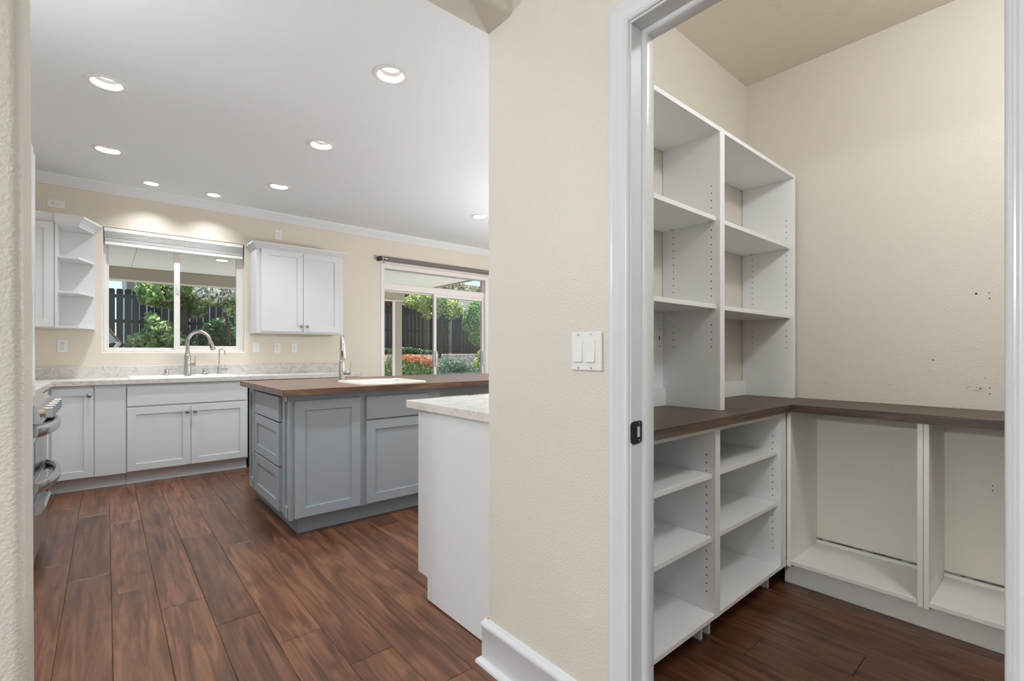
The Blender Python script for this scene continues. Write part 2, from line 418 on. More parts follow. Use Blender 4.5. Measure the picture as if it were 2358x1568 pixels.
# ---- ceilings with real can holes
LIGHTS = [(0.003, 3.691, 1), (1.242, 2.524, 1), (0.012, 4.895, 1), (1.255, 3.721, 1), (1.26, 4.906, 1), (3.324, 4.472, 1),
          (0.324, 5.60, 0), (0.826, 5.60, 0), (0.003, 2.50, 1), (2.60, 2.60, 1)]
HALL_FILL = [(-0.35, -0.9, 1), (-1.2, 0.2, 1), (0.35, -2.2, 1)]  # unseen hall cans, added to brighten the hall side
def ceiling(name, x0, x1, y0, y1, lights, m):
    """flat ceiling skin with round holes, closed above by a slab"""
    mb = MB(); H = .13
    cells = [(l[0]-H, l[0]+H, l[1]-H, l[1]+H, (.076 if l[2] else .056)) for l in lights]
    xs = sorted({x0, x1, *[c[0] for c in cells], *[c[1] for c in cells]}); ys = sorted({y0, y1, *[c[2] for c in cells], *[c[3] for c in cells]})
    for i in range(len(xs)-1):
        for j in range(len(ys)-1):
            mx, my = (xs[i]+xs[i+1])/2, (ys[j]+ys[j+1])/2
            if xs[i+1]-xs[i] < 1e-5 or ys[j+1]-ys[j] < 1e-5: continue
            if any(c[0] < mx < c[1] and c[2] < my < c[3] for c in cells): continue
            mb._add([(xs[i], ys[j], CZ), (xs[i+1], ys[j], CZ), (xs[i+1], ys[j+1], CZ), (xs[i], ys[j+1], CZ)], [(0, 1, 2, 3)])
    for c in cells:
        cx, cy, r = (c[0]+c[1])/2, (c[2]+c[3])/2, c[4]; n = 32; vs = []
        for i in range(n):
            a = 2*PI*(i+.5)/n-PI/4*0; ca, sa = math.cos(a), math.sin(a); q = H/max(abs(ca), abs(sa))
            vs.append((cx+q*ca, cy+q*sa, CZ)); vs.append((cx+r*ca, cy+r*sa, CZ))
        fs = [(2*i, 2*i+1, (2*i+3) % (2*n), (2*i+2) % (2*n)) for i in range(n)]
        # corners of the square cell
        for sx, sy in ((1, 1), (-1, 1), (-1, -1), (1, -1)):
            a = math.atan2(sy, sx) % (2*PI); i = int(round(a/(2*PI)*n-.5-.5)) % n
            k = len(vs); vs.append((cx+sx*H, cy+sy*H, CZ)); fs.append((2*i, 2*((i+1) % n), k))
        mb._add(vs, fs)
    o = mb.build(name, m)
    for p in o.data.polygons:
        if p.normal.z > 0: p.flip()
    struct(o)
    return o
ceiling('ceiling', -2.6, 5.6, YN, 6.0, LIGHTS, 'ceil')
ceiling('ceiling.001', -2.6, XW+.05, -3.1, YN, HALL_FILL, 'ceil')['label'] = 'white ceiling over the hall'
ceiling('ceiling.002', XW+.05, 3.0, -1.2, YN, [], 'ceil_p')['label'] = 'beige ceiling inside the pantry'
struct(box('ceiling_deck', 'ceil', None, -2.7, 5.7, -3.2, 6.15, CZ+.16, CZ+.25, 0))

# ---- outer walls
def rects_wall(name, m, rects, y0, y1, axis='Y'):
    mb = MB()
    for a0, a1, z0, z1 in rects:
        if axis == 'Y': mb.box(a0, a1, y0, y1, z0, z1)
        else: mb.box(y0, y1, a0, a1, z0, z1)
    return struct(mb.build(name, m))
WX0, WX1, WZ0, WZ1 = -.020, 1.160, 1.157, 2.335
DX0, DX1, DZ1 = 2.755, 4.54, 2.325
R = .014
ZT = CZ+.17
wall_back = rects_wall('wall_back', 'wall_k', [(-1.1, WX0-R, 0, ZT), (WX0-R, WX1+R, 0, WZ0-R), (WX0-R, WX1+R, WZ1+R, ZT), (WX1+R, DX0, 0, ZT), (DX0, DX1, DZ1, ZT), (DX1, 5.7, 0, ZT)], YW, YW+.15)
# rounded drywall return round the sink window
prof = [(R, 0)]+[(R*(1-math.sin(math.radians(a))), R*(1-math.cos(math.radians(a)))) for a in (15, 30, 45, 60, 75, 90)]+[(0, .15), (R, .15)]
MB().sweep(prof, [(WX0, WZ0), (WX0, WZ1), (WX1, WZ1), (WX1, WZ0)], lambda a, b, n: (a, YW+n, b), True).build('window_return', 'wall_k', wall_back, True)
struct(box('wall_left', 'wall_k', None, -1.1, -.965, YF, YW, 0, ZT, 0))
rects_wall('wall_right', 'wall_k', [(YF, 2.5, 0, ZT), (2.5, 4.9, 0, .7), (2.5, 4.9, 2.4, ZT), (4.9, YW, 0, ZT)], 5.5, 5.65, 'X')  # unseen window opening, added to light the dining side
struct(box('wall_south', 'wall_k', None, XP-.02, 5.65, YN, YF, 0, ZT, 0), label='wall between pantry and kitchen')
# wall with the switch: runs from the hall to the opening, bullnose end
door_y0, door_y1, door_z = .058, .763, 2.035
ws = MB()
r = .019
ws.prism([(XW, door_y1+.018)]+[(XW, YF-r)]+arc2(XW+r, YF-r, r, 180, 90)[1:]+[(XP+.02, YF), (XP+.02, YN), (XP, YN), (XP, door_y1+.018)], 0, ZT)
ws.box(XW, XP, door_y0-.018, door_y1+.018, door_z+.018, ZT)
ws.box(XW, XP, -3.1, door_y0-.018, 0, ZT)
wall_sw = struct(ws.build('wall_hall_right', 'wall', None, True))
# header over the opening (bullnosed lower edges) and the jamb on the left
HZ = 2.325
hp = [(YN, ZT), (YN, HZ+r)]+arc2(YN+r, HZ+r, r, 180, 270)[1:]+arc2(YF-r, HZ+r, r, 270, 360)+[(YF, ZT)]
struct(MB().prism(hp, -.13, XW+.01, 'X').build('wall_header', 'wall', None, True), label='header over the opening between hall and kitchen')
jl = MB()
poly = [(-2.6, YN), (-.1105-r, YN)]+arc2(-.1105-r, YN+r, r, 270, 360)[1:]+arc2(-.1105-r, YF-r, r, 0, 90)+[(-2.6, YF)]
n = len(poly); k = -.0040
vs = [(a+k*(h-.46)*(1 if a > -1 else 0), b, h) for h in (0, ZT) for a, b in poly]
vs = [(x-.0023, y, z) for x, y, z in vs]
jl._add(vs, [tuple(range(n)), tuple(range(2*n-1, n-1, -1))]+[(i, (i+1) % n, n+(i+1) % n, n+i) for i in range(n)])
struct(jl.build('wall_opening_left', 'wall', None, True), label='wall end with bullnose corner at the left of the opening')
# hall behind the camera, with an unseen opening added for daylight
struct(box('wall_hall_left', 'wall', None, -2.75, -2.6, -3.1, YN, 0, ZT, 0))
rects_wall('wall_hall_back', 'wall', [(-2.6, -2.0, 0, ZT), (.6, XP, 0, ZT), (-2.0, .6, 0, .4), (-2.0, .6, 2.6, ZT)], -3.15, -3.0)
# pantry walls
struct(box('wall_pantry_right', 'wall', None, XR, XR+.12, -1.2, YN, 0, ZT, 0))
struct(box('wall_pantry_near', 'wall', None, XP, XR, -1.25, -1.15, 0, ZT, 0))
MB().box(XP+.02, XR, YN-.002, YN, 0, CZ).build('painted_face', 'wall', bpy.data.objects['wall_south'])

# ---- crown moulding, baseboard
crown = [(0, 0), (.012, 0), (.014, .012), (.022, .018), (.030, .030), (.052, .055), (.058, .066), (.066, .072), (.068, .090), (0, .090)]
struct(MB().sweep(crown, [(5.5, YW), (-.965, YW)], lambda a, b, n: (a, b, 2.65+n)).build('trim_1', 'crown', None, False), label='white crown moulding along the back wall')
bb = [(0, 0), (.013, 0), (.013, .130), (.016, .134), (.017, .142), (.014, .150), (.009, .156), (.006, .163), (0, .165)]
bpath = [(XW, door_y1+.063), (XW, YF), (1.128, YF)]
base = struct(MB().sweep(bb, bpath, lambda a, b, n: (a, b, n)).build('baseboard_right', 'trim', None, True))
shoe = [(.013, 0), (.031, 0), (.0305, .007), (.028, .013), (.022, .018), (.013, .020)]
MB().sweep(shoe, bpath, lambda a, b, n: (a, b, n)).build('shoe_moulding', 'trim', base, True)
MB().sweep(bb, [(XW, -3.0), (XW, door_y0-.063)], lambda a, b, n: (a, b, n)).build('baseboard_board', 'trim', base, True)

# ---- pantry door frame
door = sempty('door_1', (XW, .41, 0), 'white painted door frame of the pantry')
cas = [(0, 0), (0, .009), (.004, .0125), (.010, .0125), (.014, .0095), (.028, .0105), (.034, .0145), (.040, .0145), (.044, .0165), (.052, .0185), (.057, .0165), (.057, 0)]
rv = .005
# path: up the far side, over the head, down the near side (left normal points away from the opening)
def cas3(a, b, n): return (XW-n, a, b)
MB().sweep([(-d, n) for d, n in cas], [(door_y1+rv, 0), (door_y1+rv, door_z+rv), (door_y0-rv, door_z+rv), (door_y0-rv, 0)], cas3).build('casing', 'trim', door, True)
MB().sweep([(-d, n) for d, n in cas], [(door_y1+rv, 0), (door_y1+rv, door_z+rv), (door_y0-rv, door_z+rv), (door_y0-rv, 0)], lambda a, b, n: (XP+n*.6, a, b)).build('casing', 'trim', door, True)
jm = MB(); jm.box(XW-.004, XP, door_y1, door_y1+.018, 0, door_z, .002); jm.build('jamb', 'trim', door)
jm = MB(); jm.box(XW-.004, XP, door_y0-.018, door_y0, 0, door_z, .002); jm.build('jamb', 'trim', door)
jm = MB(); jm.box(XW-.004, XP, door_y0-.018, door_y1+.018, door_z, door_z+.018, .002); jm.build('head_jamb', 'trim', door)
stp = [(0, 0), (0, .044), (.009, .044), (.0115, .040), (.0115, .010), (.009, .003), (.004, 0)]
MB().sweep(stp, [(door_y1, 0), (door_y1, door_z), (door_y0, door_z), (door_y0, 0)], lambda a, b, n: (XW+.046+n, a, b)).build('door_stop', 'trim', door, True)
# strike plate with a curved lip
sp = MB(); zc = .935
out = [(1.068, zc-.022), (1.072, zc-.029), (1.080, zc-.033), (1.110, zc-.031), (1.117, zc-.027), (1.118, zc+.024), (1.112, zc+.029), (1.086, zc+.029), (1.074, zc+.027), (1.068, zc+.022)]
inn = [(1.097, zc-.015), (1.097, zc-.015), (1.097, zc-.015), (1.112, zc-.015), (1.112, zc-.015), (1.112, zc+.015), (1.112, zc+.015), (1.097, zc+.015), (1.097, zc+.015), (1.097, zc+.015)]
y0, y1 = door_y1-.0022, door_y1-.0002; n = len(out)
vs = [(a, y0, b) for a, b in out]+[(a, y0, b) for a, b in inn]+[(a, y1, b) for a, b in out]+[(a, y1, b) for a, b in inn]
fs = []
for i in range(n):
    j = (i+1) % n; fs += [(i, j, n+j, n+i), (2*n+i, 3*n+i, 3*n+j, 2*n+j), (i, 2*n+i, 2*n+j, j), (n+i, n+j, 3*n+j, 3*n+i)]
sp._add(vs, fs)
plate = sp.build('strike_plate', 'iron', door); plate['label'] = 'small black strike plate'
sc_ = MB()
for z in (zc-.0235, zc+.0235): sc_.disc((1.104, door_y1-.003, z), (0, -1, 0), .0035, .0012, 12)
sc_.build('screw', 'steel', plate)['kind'] = 'stuff'

# ================================================================== RECESSED LIGHTS
def make_can(small):
    R0, R1, Rl = ((.100, .076, .052) if not small else (.076, .056, .040))
    depth = .045
    t = bpy.data.objects.new('recessed_light', None)
    tr = MB().lathe([(R0, -.0005), (R0-.002, -.004), (R1+.004, -.006), (R1, -.003), (R1-.001, .001)], 40, cap=False)
    bf = MB().lathe([(R1-.001, -.003), (Rl+.008, depth*.75), (Rl, depth)], 40, cap=False)
    ln = MB().lathe([(Rl+.001, depth), (Rl*.6, depth-.002), (.001, depth-.003)], 40, cap=True)
    return tr, bf, ln, depth, Rl
def can(x, y, big, label, watts, col, group):
    tr, bf, ln, depth, Rl = make_can(not big)
    t = thing('recessed_light', label, 'light', (x, y, CZ), group)
    Mx = Matrix.Translation((x, y, CZ))
    for mb, nm, m in ((tr, 'trim_ring', 'baffle'), (bf, 'baffle', 'cone'), (ln, 'lens', 'lens')):
        mb.v = [tuple(Mx @ Vector(p)) for p in mb.v]; mb.build(nm, m, t, True)
    light('recessed_lamp', 'AREA', (x, y, CZ+depth-.006), watts, col, shape='DISK', size=Rl*1.9, spread=math.radians(108))
G = 'round white recessed ceiling lights of the kitchen'
WC = (.89, .945, 1.0)
labs = ['large recessed light at the upper left of the kitchen ceiling',
        'largest recessed light in view, beside the hall wall at the right of the ceiling',
        'second recessed light of the left row, closer to the sink window',
        'middle recessed light of the row in line with the wall cabinet',
        'farthest recessed light of the right row before the crown moulding',
        'recessed light cut by the switch wall, above the sliding door',
        'small recessed light over the sink, left one of the close pair',
        'small recessed light over the sink, the right one of the close pair',
        'recessed light above the opening, out of the picture on the left',
        'recessed light over the peninsula, hidden by the switch wall']
for (x, y, b), lb in zip(LIGHTS, labs): can(x, y, b, lb, CAN_W if b else SMALL_CAN_W, WC, G)
for (x, y, b), lb in zip(HALL_FILL, ['added unseen recessed light right behind the camera', 'added unseen recessed light at the left of the hall', 'added unseen recessed light by the added hall opening']):
    can(x, y, b, lb, HALL_FILL_W, (.93, .965, 1.0), 'added unseen recessed lights of the hall ceiling')
pl = thing('pantry_light', 'round flush dome light on the pantry ceiling', 'light', (1.82, -.20, CZ))
MB().lathe([(.15, 0), (.15, -.012), (.14, -.02)], 32, Matrix.Translation((1.82, -.20, CZ))).build('base', 'baffle', pl, True)
MB().lathe([(.138, -.018), (.125, -.045), (.09, -.068), (.04, -.078), (.001, -.08)], 32, Matrix.Translation((1.82, -.20, CZ))).build('dome', 'lens', pl, True)
light('pantry_lamp', 'POINT', (1.82, -.20, CZ-.22), PANTRY_W, (.92, .955, 1.0), shadow_soft_size=.10)

def fill_pendant(x, y, z, label, watts):  # unseen hanging lamps added as fill for kitchen, hall and pantry
    t = thing('fill_lamp', label, 'lamp', (x, y, z), 'unseen fill lamps added to brighten the rooms')
    T = Matrix.Translation((x, y, z))
    MB().lathe([(.06, CZ-z), (.06, CZ-z-.02), (.008, CZ-z-.025), (.006, .16)], 16, T).build('cord_and_rose', 'baffle', t, True)
    MB().lathe([(.03, .16), (.035, .13), (.04, .125)], 16, T).build('cap', 'steel', t, True)
    light('fill_bulb', 'POINT', (x, y, z), watts, (.88, .94, 1.0), shadow_soft_size=.12)
fill_pendant(3.9, 3.2, 1.58, 'unseen fill lamp added over the dining place, behind the hall wall', 86)
fill_pendant(-.60, 2.15, 2.05, 'unseen fill lamp added left of the opening, behind the wall end', 23)
fill_pendant(2.15, 2.0, 1.75, 'unseen fill lamp added over the peninsula, behind the hall wall', 10)
fill_pendant(-2.15, .25, 1.75, 'unseen fill lamp added in the hall behind the camera', 80)

# ================================================================== WINDOW OVER THE SINK
win = sempty('window_1', (.57, YW+.05, WZ0), 'white two-pane sliding window over the sink')
def w3(a, b, n): return (a, YW+n, b)
def frame(name, x0, x1, z0, z1, wd, n0, n1, parent, m='vinyl', b=.003):
    pr = [(0, n0), (0, n1), (-wd+b, n1), (-wd, n1-b*0), (-wd, n0+b), (-wd+b, n0)]
    pr = [(0, n0), (0, n1), (-wd, n1), (-wd, n0+b), (-wd+b, n0)]
    return MB().sweep(pr, [(x0, z0), (x0, z1), (x1, z1), (x1, z0)], w3, True).build(name, m, parent)
frame('window_frame', WX0+.001, WX1-.001, WZ0+.001, WZ1-.001, .018, .045, .12, win)
frame('sash', WX0+.019, .560, WZ0+.019, 2.30, .022, .085, .115, win)
frame('sash', .530, WX1-.019, WZ0+.012, 2.30, .050, .050, .084, win)
box('glass_pane', 'glass', win, .02, .54, YW+.098, YW+.101, WZ0+.04, 2.28, 0)
box('glass_pane', 'glass', win, .575, 1.10, YW+.066, YW+.069, WZ0+.055, 2.26, 0)
l = MB().box(.548, .566, YW+.040, YW+.050, 1.76, 1.86, .003); l.box(.552, .562, YW+.030, YW+.041, 1.79, 1.815, .002); l.build('latch', 'plast', win)
# raised cellular shade
sh = thing('cellular_shade', 'grey cellular shade with white rails raised at the top of the sink window', 'window shade', (.565, YW+.01, 2.20))
box('head_rail', 'shadeW', sh, WX0+.004, WX1-.012, YW-.002, YW+.040, 2.297, 2.332, .003)
for i in range(5):
    z1 = 2.296-i*.0115
    MB().prism([(YW+.002, z1), (YW-.001, z1-.0055), (YW+.002, z1-.011), (YW+.036, z1-.011), (YW+.039, z1-.0055), (YW+.036, z1)], WX0+.008, WX1-.016, 'X').build('pleat', 'shadeF', sh)
box('fabric_stack', 'shadeF', sh, WX0+.008, WX1-.014, YW, YW+.036, 2.202, 2.238, .004)
box('bottom_rail', 'shadeW', sh, WX0+.008, WX1-.014, YW-.003, YW+.036, 2.170, 2.2015, .005)

# ================================================================== SLIDING DOOR WITH TRANSOM
sld = sempty('door_2', (3.64, YW+.05, 0), 'white sliding glass door with a transom window above')
frame('door_frame', DX0, DX1, 0, DZ1, .055, -.006, .13, sld)
box('transom_rail', 'vinyl', sld, DX0+.05, DX1-.05, YW+.02, YW+.12, 1.99, 2.075, .003)
frame('transom_sash', DX0+.052, DX1-.052, 2.072, 2.282, .014, .045, .095, sld)
box('glass_pane', 'glass', sld, DX0+.06, DX1-.06, YW+.07, YW+.073, 2.08, 2.275, 0)
frame('sliding_panel', DX0+.048, 3.645, .03, 1.992, .022, .070, .105, sld)
frame('sliding_panel', 3.585, DX1-.05, .03, 1.992, .045, .030, .068, sld)
box('glass_pane', 'glass', sld, DX0+.065, 3.63, YW+.086, YW+.089, .05, 1.975, 0)
box('glass_pane', 'glass', sld, 3.61, DX1-.08, YW+.047, YW+.050, .05, 1.96, 0)
box('handle', 'plast', sld, 3.600, 3.622, YW-.005, YW+.030, .95, 1.17, .004)
box('handle', 'plast', sld, 4.455, 4.475, YW-.005, YW+.030, .95, 1.17, .004)
rs = thing('roller_shade', 'rolled-up taupe roller shade on brackets above the sliding door', 'window shade', (3.75, YW-.06, 2.34))
MB().tube([(2.815, 5.842, 2.385), (4.80, 5.842, 2.385)], .030, 20).build('fabric_roll', 'rollF', rs, True)
box('bracket', 'black', rs, 2.700, 2.745, 5.812, YW, 2.352, 2.408, .008)
box('bracket', 'black', rs, 4.86, 4.90, 5.812, YW, 2.352, 2.408, .008)
MB().tube([(2.745, 5.842, 2.385), (2.785, 5.842, 2.385), (2.786, 5.842, 2.385), (2.815, 5.842, 2.385)], [.014, .014, .026, .026], 16).build('end_plug', 'pewter', rs, True)
box('hem_bar', 'shadeW', rs, 2.80, 4.80, 5.868, 5.876, 2.333, 2.352, .002)

# ================================================================== KITCHEN CABINETS (back wall)
UX, NY = (1, 0, 0), (0, -1, 0)
def knob(p, n, parent, nm='knob'):
    q = Vector(n).to_track_quat('Z', 'Y').to_matrix().to_4x4()
    MB().lathe([(.007, 0), (.006, .008), (.007, .012), (.0155, .016), (.017, .021), (.014, .026), (.006, .029)], 16, Matrix.Translation(Vector(p)) @ q).build(nm, 'pewter', parent, True)
FY = 5.309      # carcass front; doors stand .019 proud
CT0, CT1 = .877, .915
GB = 'white base cabinets along the back wall'
c1 = thing('base_cabinet', 'white corner base cabinet with one narrow door right of the range', 'cabinet', (-.1, 5.6, 0), GB)
MB().box(-.36, .132, FY, YW-.004, .105, CT0-.001, .001).build('carcass', 'cab', c1)
d = MB().shaker((-.333, FY, .112), UX, NY, .252, .738, stile=.058).build('door', 'cab', c1); knob((-.107, FY-.019, .793), NY, d)
box('filler_panel', 'cab', c1, -.072, .132, FY-.012, FY-.0005, .108, CT0-.003, .001)
box('toe_kick', 'cab', c1, -.36, .132, 5.367, 5.385, 0, .104, .001)
MB().sweep([(0, 0), (-.012, 0), (-.010, .012), (-.006, .017), (0, .018)], [(-.36, 5.367), (.132, 5.367)], lambda a, b, n: (a, b, n)).build('shoe_moulding', 'cab', c1)
c2 = thing('sink_cabinet', 'white sink base cabinet with a false drawer front and two doors', 'cabinet', (.6, 5.6, 0), GB)
MB().box(.134, 1.072, FY, YW-.004, .105, CT0-.001, .001).build('carcass', 'cab', c2)
box('false_drawer_front', 'cab', c2, .139, 1.062, FY-.019, FY-.0005, .683, .852, .0015)
d = MB().shaker((.139, FY, .117), UX, NY, .4585, .550).build('door', 'cab', c2); knob((.571, FY-.019, .605), NY, d)
d = MB().shaker((.6005, FY, .117), UX, NY, .4615, .550).build('door', 'cab', c2); knob((.632, FY-.019, .605), NY, d)
box('toe_kick', 'cab', c2, .134, 1.072, 5.367, 5.385, 0, .104, .001)
sm = MB().sweep([(0, 0), (-.012, 0), (-.010, .012), (-.006, .017), (0, .018)], [(.134, 5.367), (1.072, 5.367)], lambda a, b, n: (a, b, n)).build('shoe_moulding', 'cab', c2)
dw = thing('dishwasher', 'black dishwasher under the worktop, almost hidden behind the island', 'dishwasher', (1.38, 5.6, 0))
box('tub', 'black', dw, 1.080, 1.675, 5.33, YW-.02, .10, .855, .002)
box('door', 'black', dw, 1.084, 1.671, 5.300, 5.329, .12, .845, .004)
box('handle', 'stain', dw, 1.12, 1.64, 5.268, 5.285, .76, .775, .005)
box('toe_kick', 'black', dw, 1.084, 1.671, 5.37, 5.385, 0, .099, .001)
c3 = thing('base_cabinet', 'white base cabinet at the right end of the back worktop, behind the island', 'cabinet', (1.96, 5.6, 0), GB)
MB().box(1.690, 2.225, FY, YW-.004, .105, CT0-.001, .001).build('carcass', 'cab', c3)
d = MB().shaker((1.695, FY, .117), UX, NY, .525, .735).build('door', 'cab', c3); knob((1.74, FY-.019, .79), NY, d)
box('toe_kick', 'cab', c3, 1.690, 2.225, 5.367, 5.385, 0, .104, .001)
# left run cabinet between range and corner
c4 = thing('base_cabinet', 'white base cabinet of the left run between range and corner', 'cabinet', (-.65, 4.65, 0), GB)
MB().box(-.960, -.365, 4.06, 5.305, .105, CT0-.001, .001).build('carcass', 'cab', c4)
d = MB().shaker((-.364, 4.08, .115), (0, 1, 0), (1, 0, 0), .55, .735).build('door', 'cab', c4); knob((-.345, 4.58, .80), (1, 0, 0), d)
d = MB().shaker((-.364, 4.64, .115), (0, 1, 0), (1, 0, 0), .55, .735).build('door', 'cab', c4); knob((-.345, 4.69, .80), (1, 0, 0), d)
box('toe_kick', 'cab', c4, -.45, -.43, 4.06, 5.305, 0, .104, .001)

# worktop, L shaped, with backsplash; hole for the sink
SX0, SX1, SY0, SY1 = .155, .995, 5.345, 5.845
wt = MB()
wt.box(-.965, -.33, 4.055, 5.27, CT0, CT1)
wt.box(-.965, SX0+.03, 5.27, YW-.001, CT0, CT1)
wt.box(SX1-.03, 2.25, 5.27, YW-.001, CT0, CT1)
wt.box(SX0+.03, SX1-.03, 5.27, SY0+.03, CT0, CT1)
wt.box(SX0+.03, SX1-.03, SY1-.06, YW-.001, CT0, CT1)
wto = tag(wt.build('worktop', 'marble'), 'cream marble-patterned L-shaped worktop under the sink window', 'worktop')
sp_ = MB().box(-.945, 2.244, YW-.021, YW-.001, CT1, 1.022, .002); sp_.box(-.965, -.945, 4.055, YW-.001, CT1, 1.022, .002)
sp_.build('backsplash', 'marble', wto)
# kitchen sink
def sink(name, label, x0, x1, y0, y1, z, m, rim=.035, back=.075, depth=.19):
    t = thing(name, label, 'sink', ((x0+x1)/2, (y0+y1)/2, z-depth))
    def rr(xa, xb, ya, yb, r, zz):
        pts = []
        for cx, cy, a in ((xb-r, yb-r, 0), (xa+r, yb-r, 90), (xa+r, ya+r, 180), (xb-r, ya+r, 270)):
            pts += [(cx+r*math.cos(math.radians(a+q*18)), cy+r*math.sin(math.radians(a+q*18)), zz) for q in range(6)]
        return pts
    rings = [rr(x0, x1, y0, y1, .035, z), rr(x0+.003, x1-.003, y0+.003, y1-.003, .033, z+.009), rr(x0+.012, x1-.012, y0+.012, y1-.012, .03, z+.013),
             rr(x0+rim-.006, x1-rim+.006, y0+rim-.006, y1-back+.006, .04, z+.012), rr(x0+rim, x1-rim, y0+rim, y1-back, .04, z+.005),
             rr(x0+rim+.012, x1-rim-.012, y0+rim+.012, y1-back-.012, .05, z-depth+.02), rr(x0+rim+.05, x1-rim-.05, y0+rim+.05, y1-back-.05, .03, z-depth)]
    n = len(rings[0]); vs = [p for q in rings for p in q]; fs = [tuple(range((len(rings)-1)*n, len(rings)*n))]
    for k in range(len(rings)-1):
        for i in range(n): fs.append((k*n+i, k*n+(i+1) % n, (k+1)*n+(i+1) % n, (k+1)*n+i))
    mb = MB(); mb._add(vs, fs); mb.build('basin', m, t, True)
    MB().lathe([(.04, z-depth+.003), (.035, z-depth+.001), (.012, z-depth-.001)], 20, Matrix.Translation(((x0+x1)/2, (y0+y1)/2-.02, 0))).build('drain', 'steel', t, True)
    return t
sink('kitchen_sink', 'white drop-in kitchen sink below the window', SX0, SX1, SY0, SY1, CT1, 'sinkw')

def faucet(name, label, x, y, z, h, reach, ang, rr=.014, body=.024, bodyh=.105, headlen=.10, tilt=.25, lever=1, droop=.0):
    t = thing(name, label, 'faucet', (x, y, z))
    T = Matrix.Translation((x, y, z))
    MB().lathe([(body*1.25, 0), (body*1.25, .006), (body, .01), (body, bodyh), (body*.92, bodyh+.006), (rr*1.35, bodyh+.012), (rr*1.35, bodyh+.035), (rr, bodyh+.04)], 24, T).build('base', 'steel', t, True)
    c, s = math.cos(ang), math.sin(ang); R_ = reach/2
    pts = [(0, bodyh+.03), (0, h-R_)]
    for i in range(1, 15):
        a = PI-i*(PI-tilt)/14; pts.append((R_+R_*math.cos(a), h-R_+R_*math.sin(a)))
    P3 = [(x+c*a, y+s*a, z+b) for a, b in pts]
    MB().tube(P3, rr, 14).build('spout', 'steel', t, True)
    d = (Vector(P3[-1])-Vector(P3[-2])).normalized(); e = Vector(P3[-1])
    hd = MB().tube([e, e+d*.01, e+d*.011, e+d*headlen*.8, e+d*headlen], [rr*1.02, rr*1.05, rr*1.2, rr*1.45, rr*1.3], 16).build('spray_head', 'steel', t, True)
    rt_ = Vector((c, s, 0)).lerp(Vector((.7604, -.649, 0)), 1.0); side = Vector((-.649, -.7604, 0))
    m_ = e+d*headlen*.55+side*rr*1.3
    MB().tube([m_-d*.022, m_+d*.022], .005, 8).build('spray_button', 'black', hd, True)
    lx = Vector((.7604, -.649, 0))*lever; b0 = Vector((x, y, z+bodyh*.52))
    hp_ = MB().tube([b0, b0+lx*(body+.012), b0+lx*(body+.013), b0+lx*(body+.045)], [.013, .013, .016, .016], 14).build('handle', 'steel', t, True)
    MB().tube([b0+lx*(body+.032), b0+lx*(body+.045)+Vector((0, 0, .03)), b0+lx*(body+.052)+Vector((0, 0, .085))], [.006, .0055, .0045], 8).build('lever', 'steel', hp_, True)
    return t
faucet('kitchen_faucet', 'tall brushed nickel gooseneck faucet at the white sink under the window', .627, 5.79, .928, .435, .235, math.radians(-42), body=.030, rr=.0165, bodyh=.19, headlen=.10, tilt=.22)
def pump(x, label):
    t = thing('soap_pump', label, 'soap dispenser', (x, 5.80, .928), 'nickel pumps beside the kitchen faucet')
    T = Matrix.Translation((x, 5.80, .928))
    MB().lathe([(.030, 0), (.030, .005), (.022, .008), (.018, .014), (.017, .045), (.024, .048), (.025, .056), (.016, .060)], 18, T).build('base', 'steel', t, True)
    MB().tube([(x, 5.80, .98), (x+.055, 5.775, .982), (x+.088, 5.76, .978)], [.008, .006, .005], 8).build('spout', 'steel', t, True)
pump(.455, 'low brushed nickel soap pump left of the kitchen faucet')
pump(.775, 'low brushed nickel soap pump right of the kitchen faucet')
ft = thing('filter_tap', 'thin hooked water filter tap at the right end of the white sink', 'faucet', (.905, 5.80, .928))
T = Matrix.Translation((.905, 5.80, .928))
MB().lathe([(.026, 0), (.026, .004), (.018, .008), (.017, .075), (.012, .08)], 16, T).build('base', 'steel', ft, True)
x, y, z = .905, 5.80, 1.0
pts = [(x, y, z), (x, y, z+.16)]+[(x+.022-.022*math.cos(a), y-.02+.02*math.cos(a), z+.16+.028*math.sin(a)) for a in (.6, 1.2, 1.57, 2.0, 2.6, 3.1)]+[(x+.048, y-.042, z+.12)]
MB().tube(pts, .0055, 8).build('spout', 'steel', ft, True)
hh = MB().tube([(x, y, .972), (x+.060, y-.045, .972)], .012, 12).build('handle', 'steel', ft, True)
MB().tube([(x+.045, y-.034, .98), (x+.045, y-.034, 1.03)], .004, 8).build('lever', 'steel', hh, True)

# ================================================================== WALL CABINETS
def crown3(mb, path, z, to=None):
    pr = [(0, 0), (.006, 0), (.010, .010), (.022, .022), (.040, .046), (.046, .050), (.048, .066), (0, .066)]
    mb.sweep(pr, path, lambda a, b, n: (a, b, z+n)); return mb
UF = 5.599
wc = thing('wall_cabinet', 'white two-door wall cabinet between sink window and sliding door', 'cabinet', (1.68, 5.75, 1.36))
MB().box(1.215, 2.14, UF, YW-.001, 1.362, 2.262, .001).build('carcass', 'cab', wc)
d = MB().shaker((1.259, UF, 1.381), UX, NY, .4225, .880).build('door', 'cab', wc); knob((1.660, UF-.019, 1.443), NY, d)
d = MB().shaker((1.6855, UF, 1.381), UX, NY, .409, .880).build('door', 'cab', wc); knob((1.722, UF-.019, 1.443), NY, d)
crown3(MB(), [(1.215, YW-.001), (1.215, UF), (2.14, UF), (2.14, YW-.001)][::-1], 2.262).build('crown', 'cab', wc)
wl = thing('wall_cabinet', 'white corner wall cabinet with one door left of the open shelves', 'cabinet', (-.6, 5.75, 1.36))
MB().box(-.965, -.334, UF, YW-.001, 1.362, 2.262, .001).build('carcass', 'cab', wl)
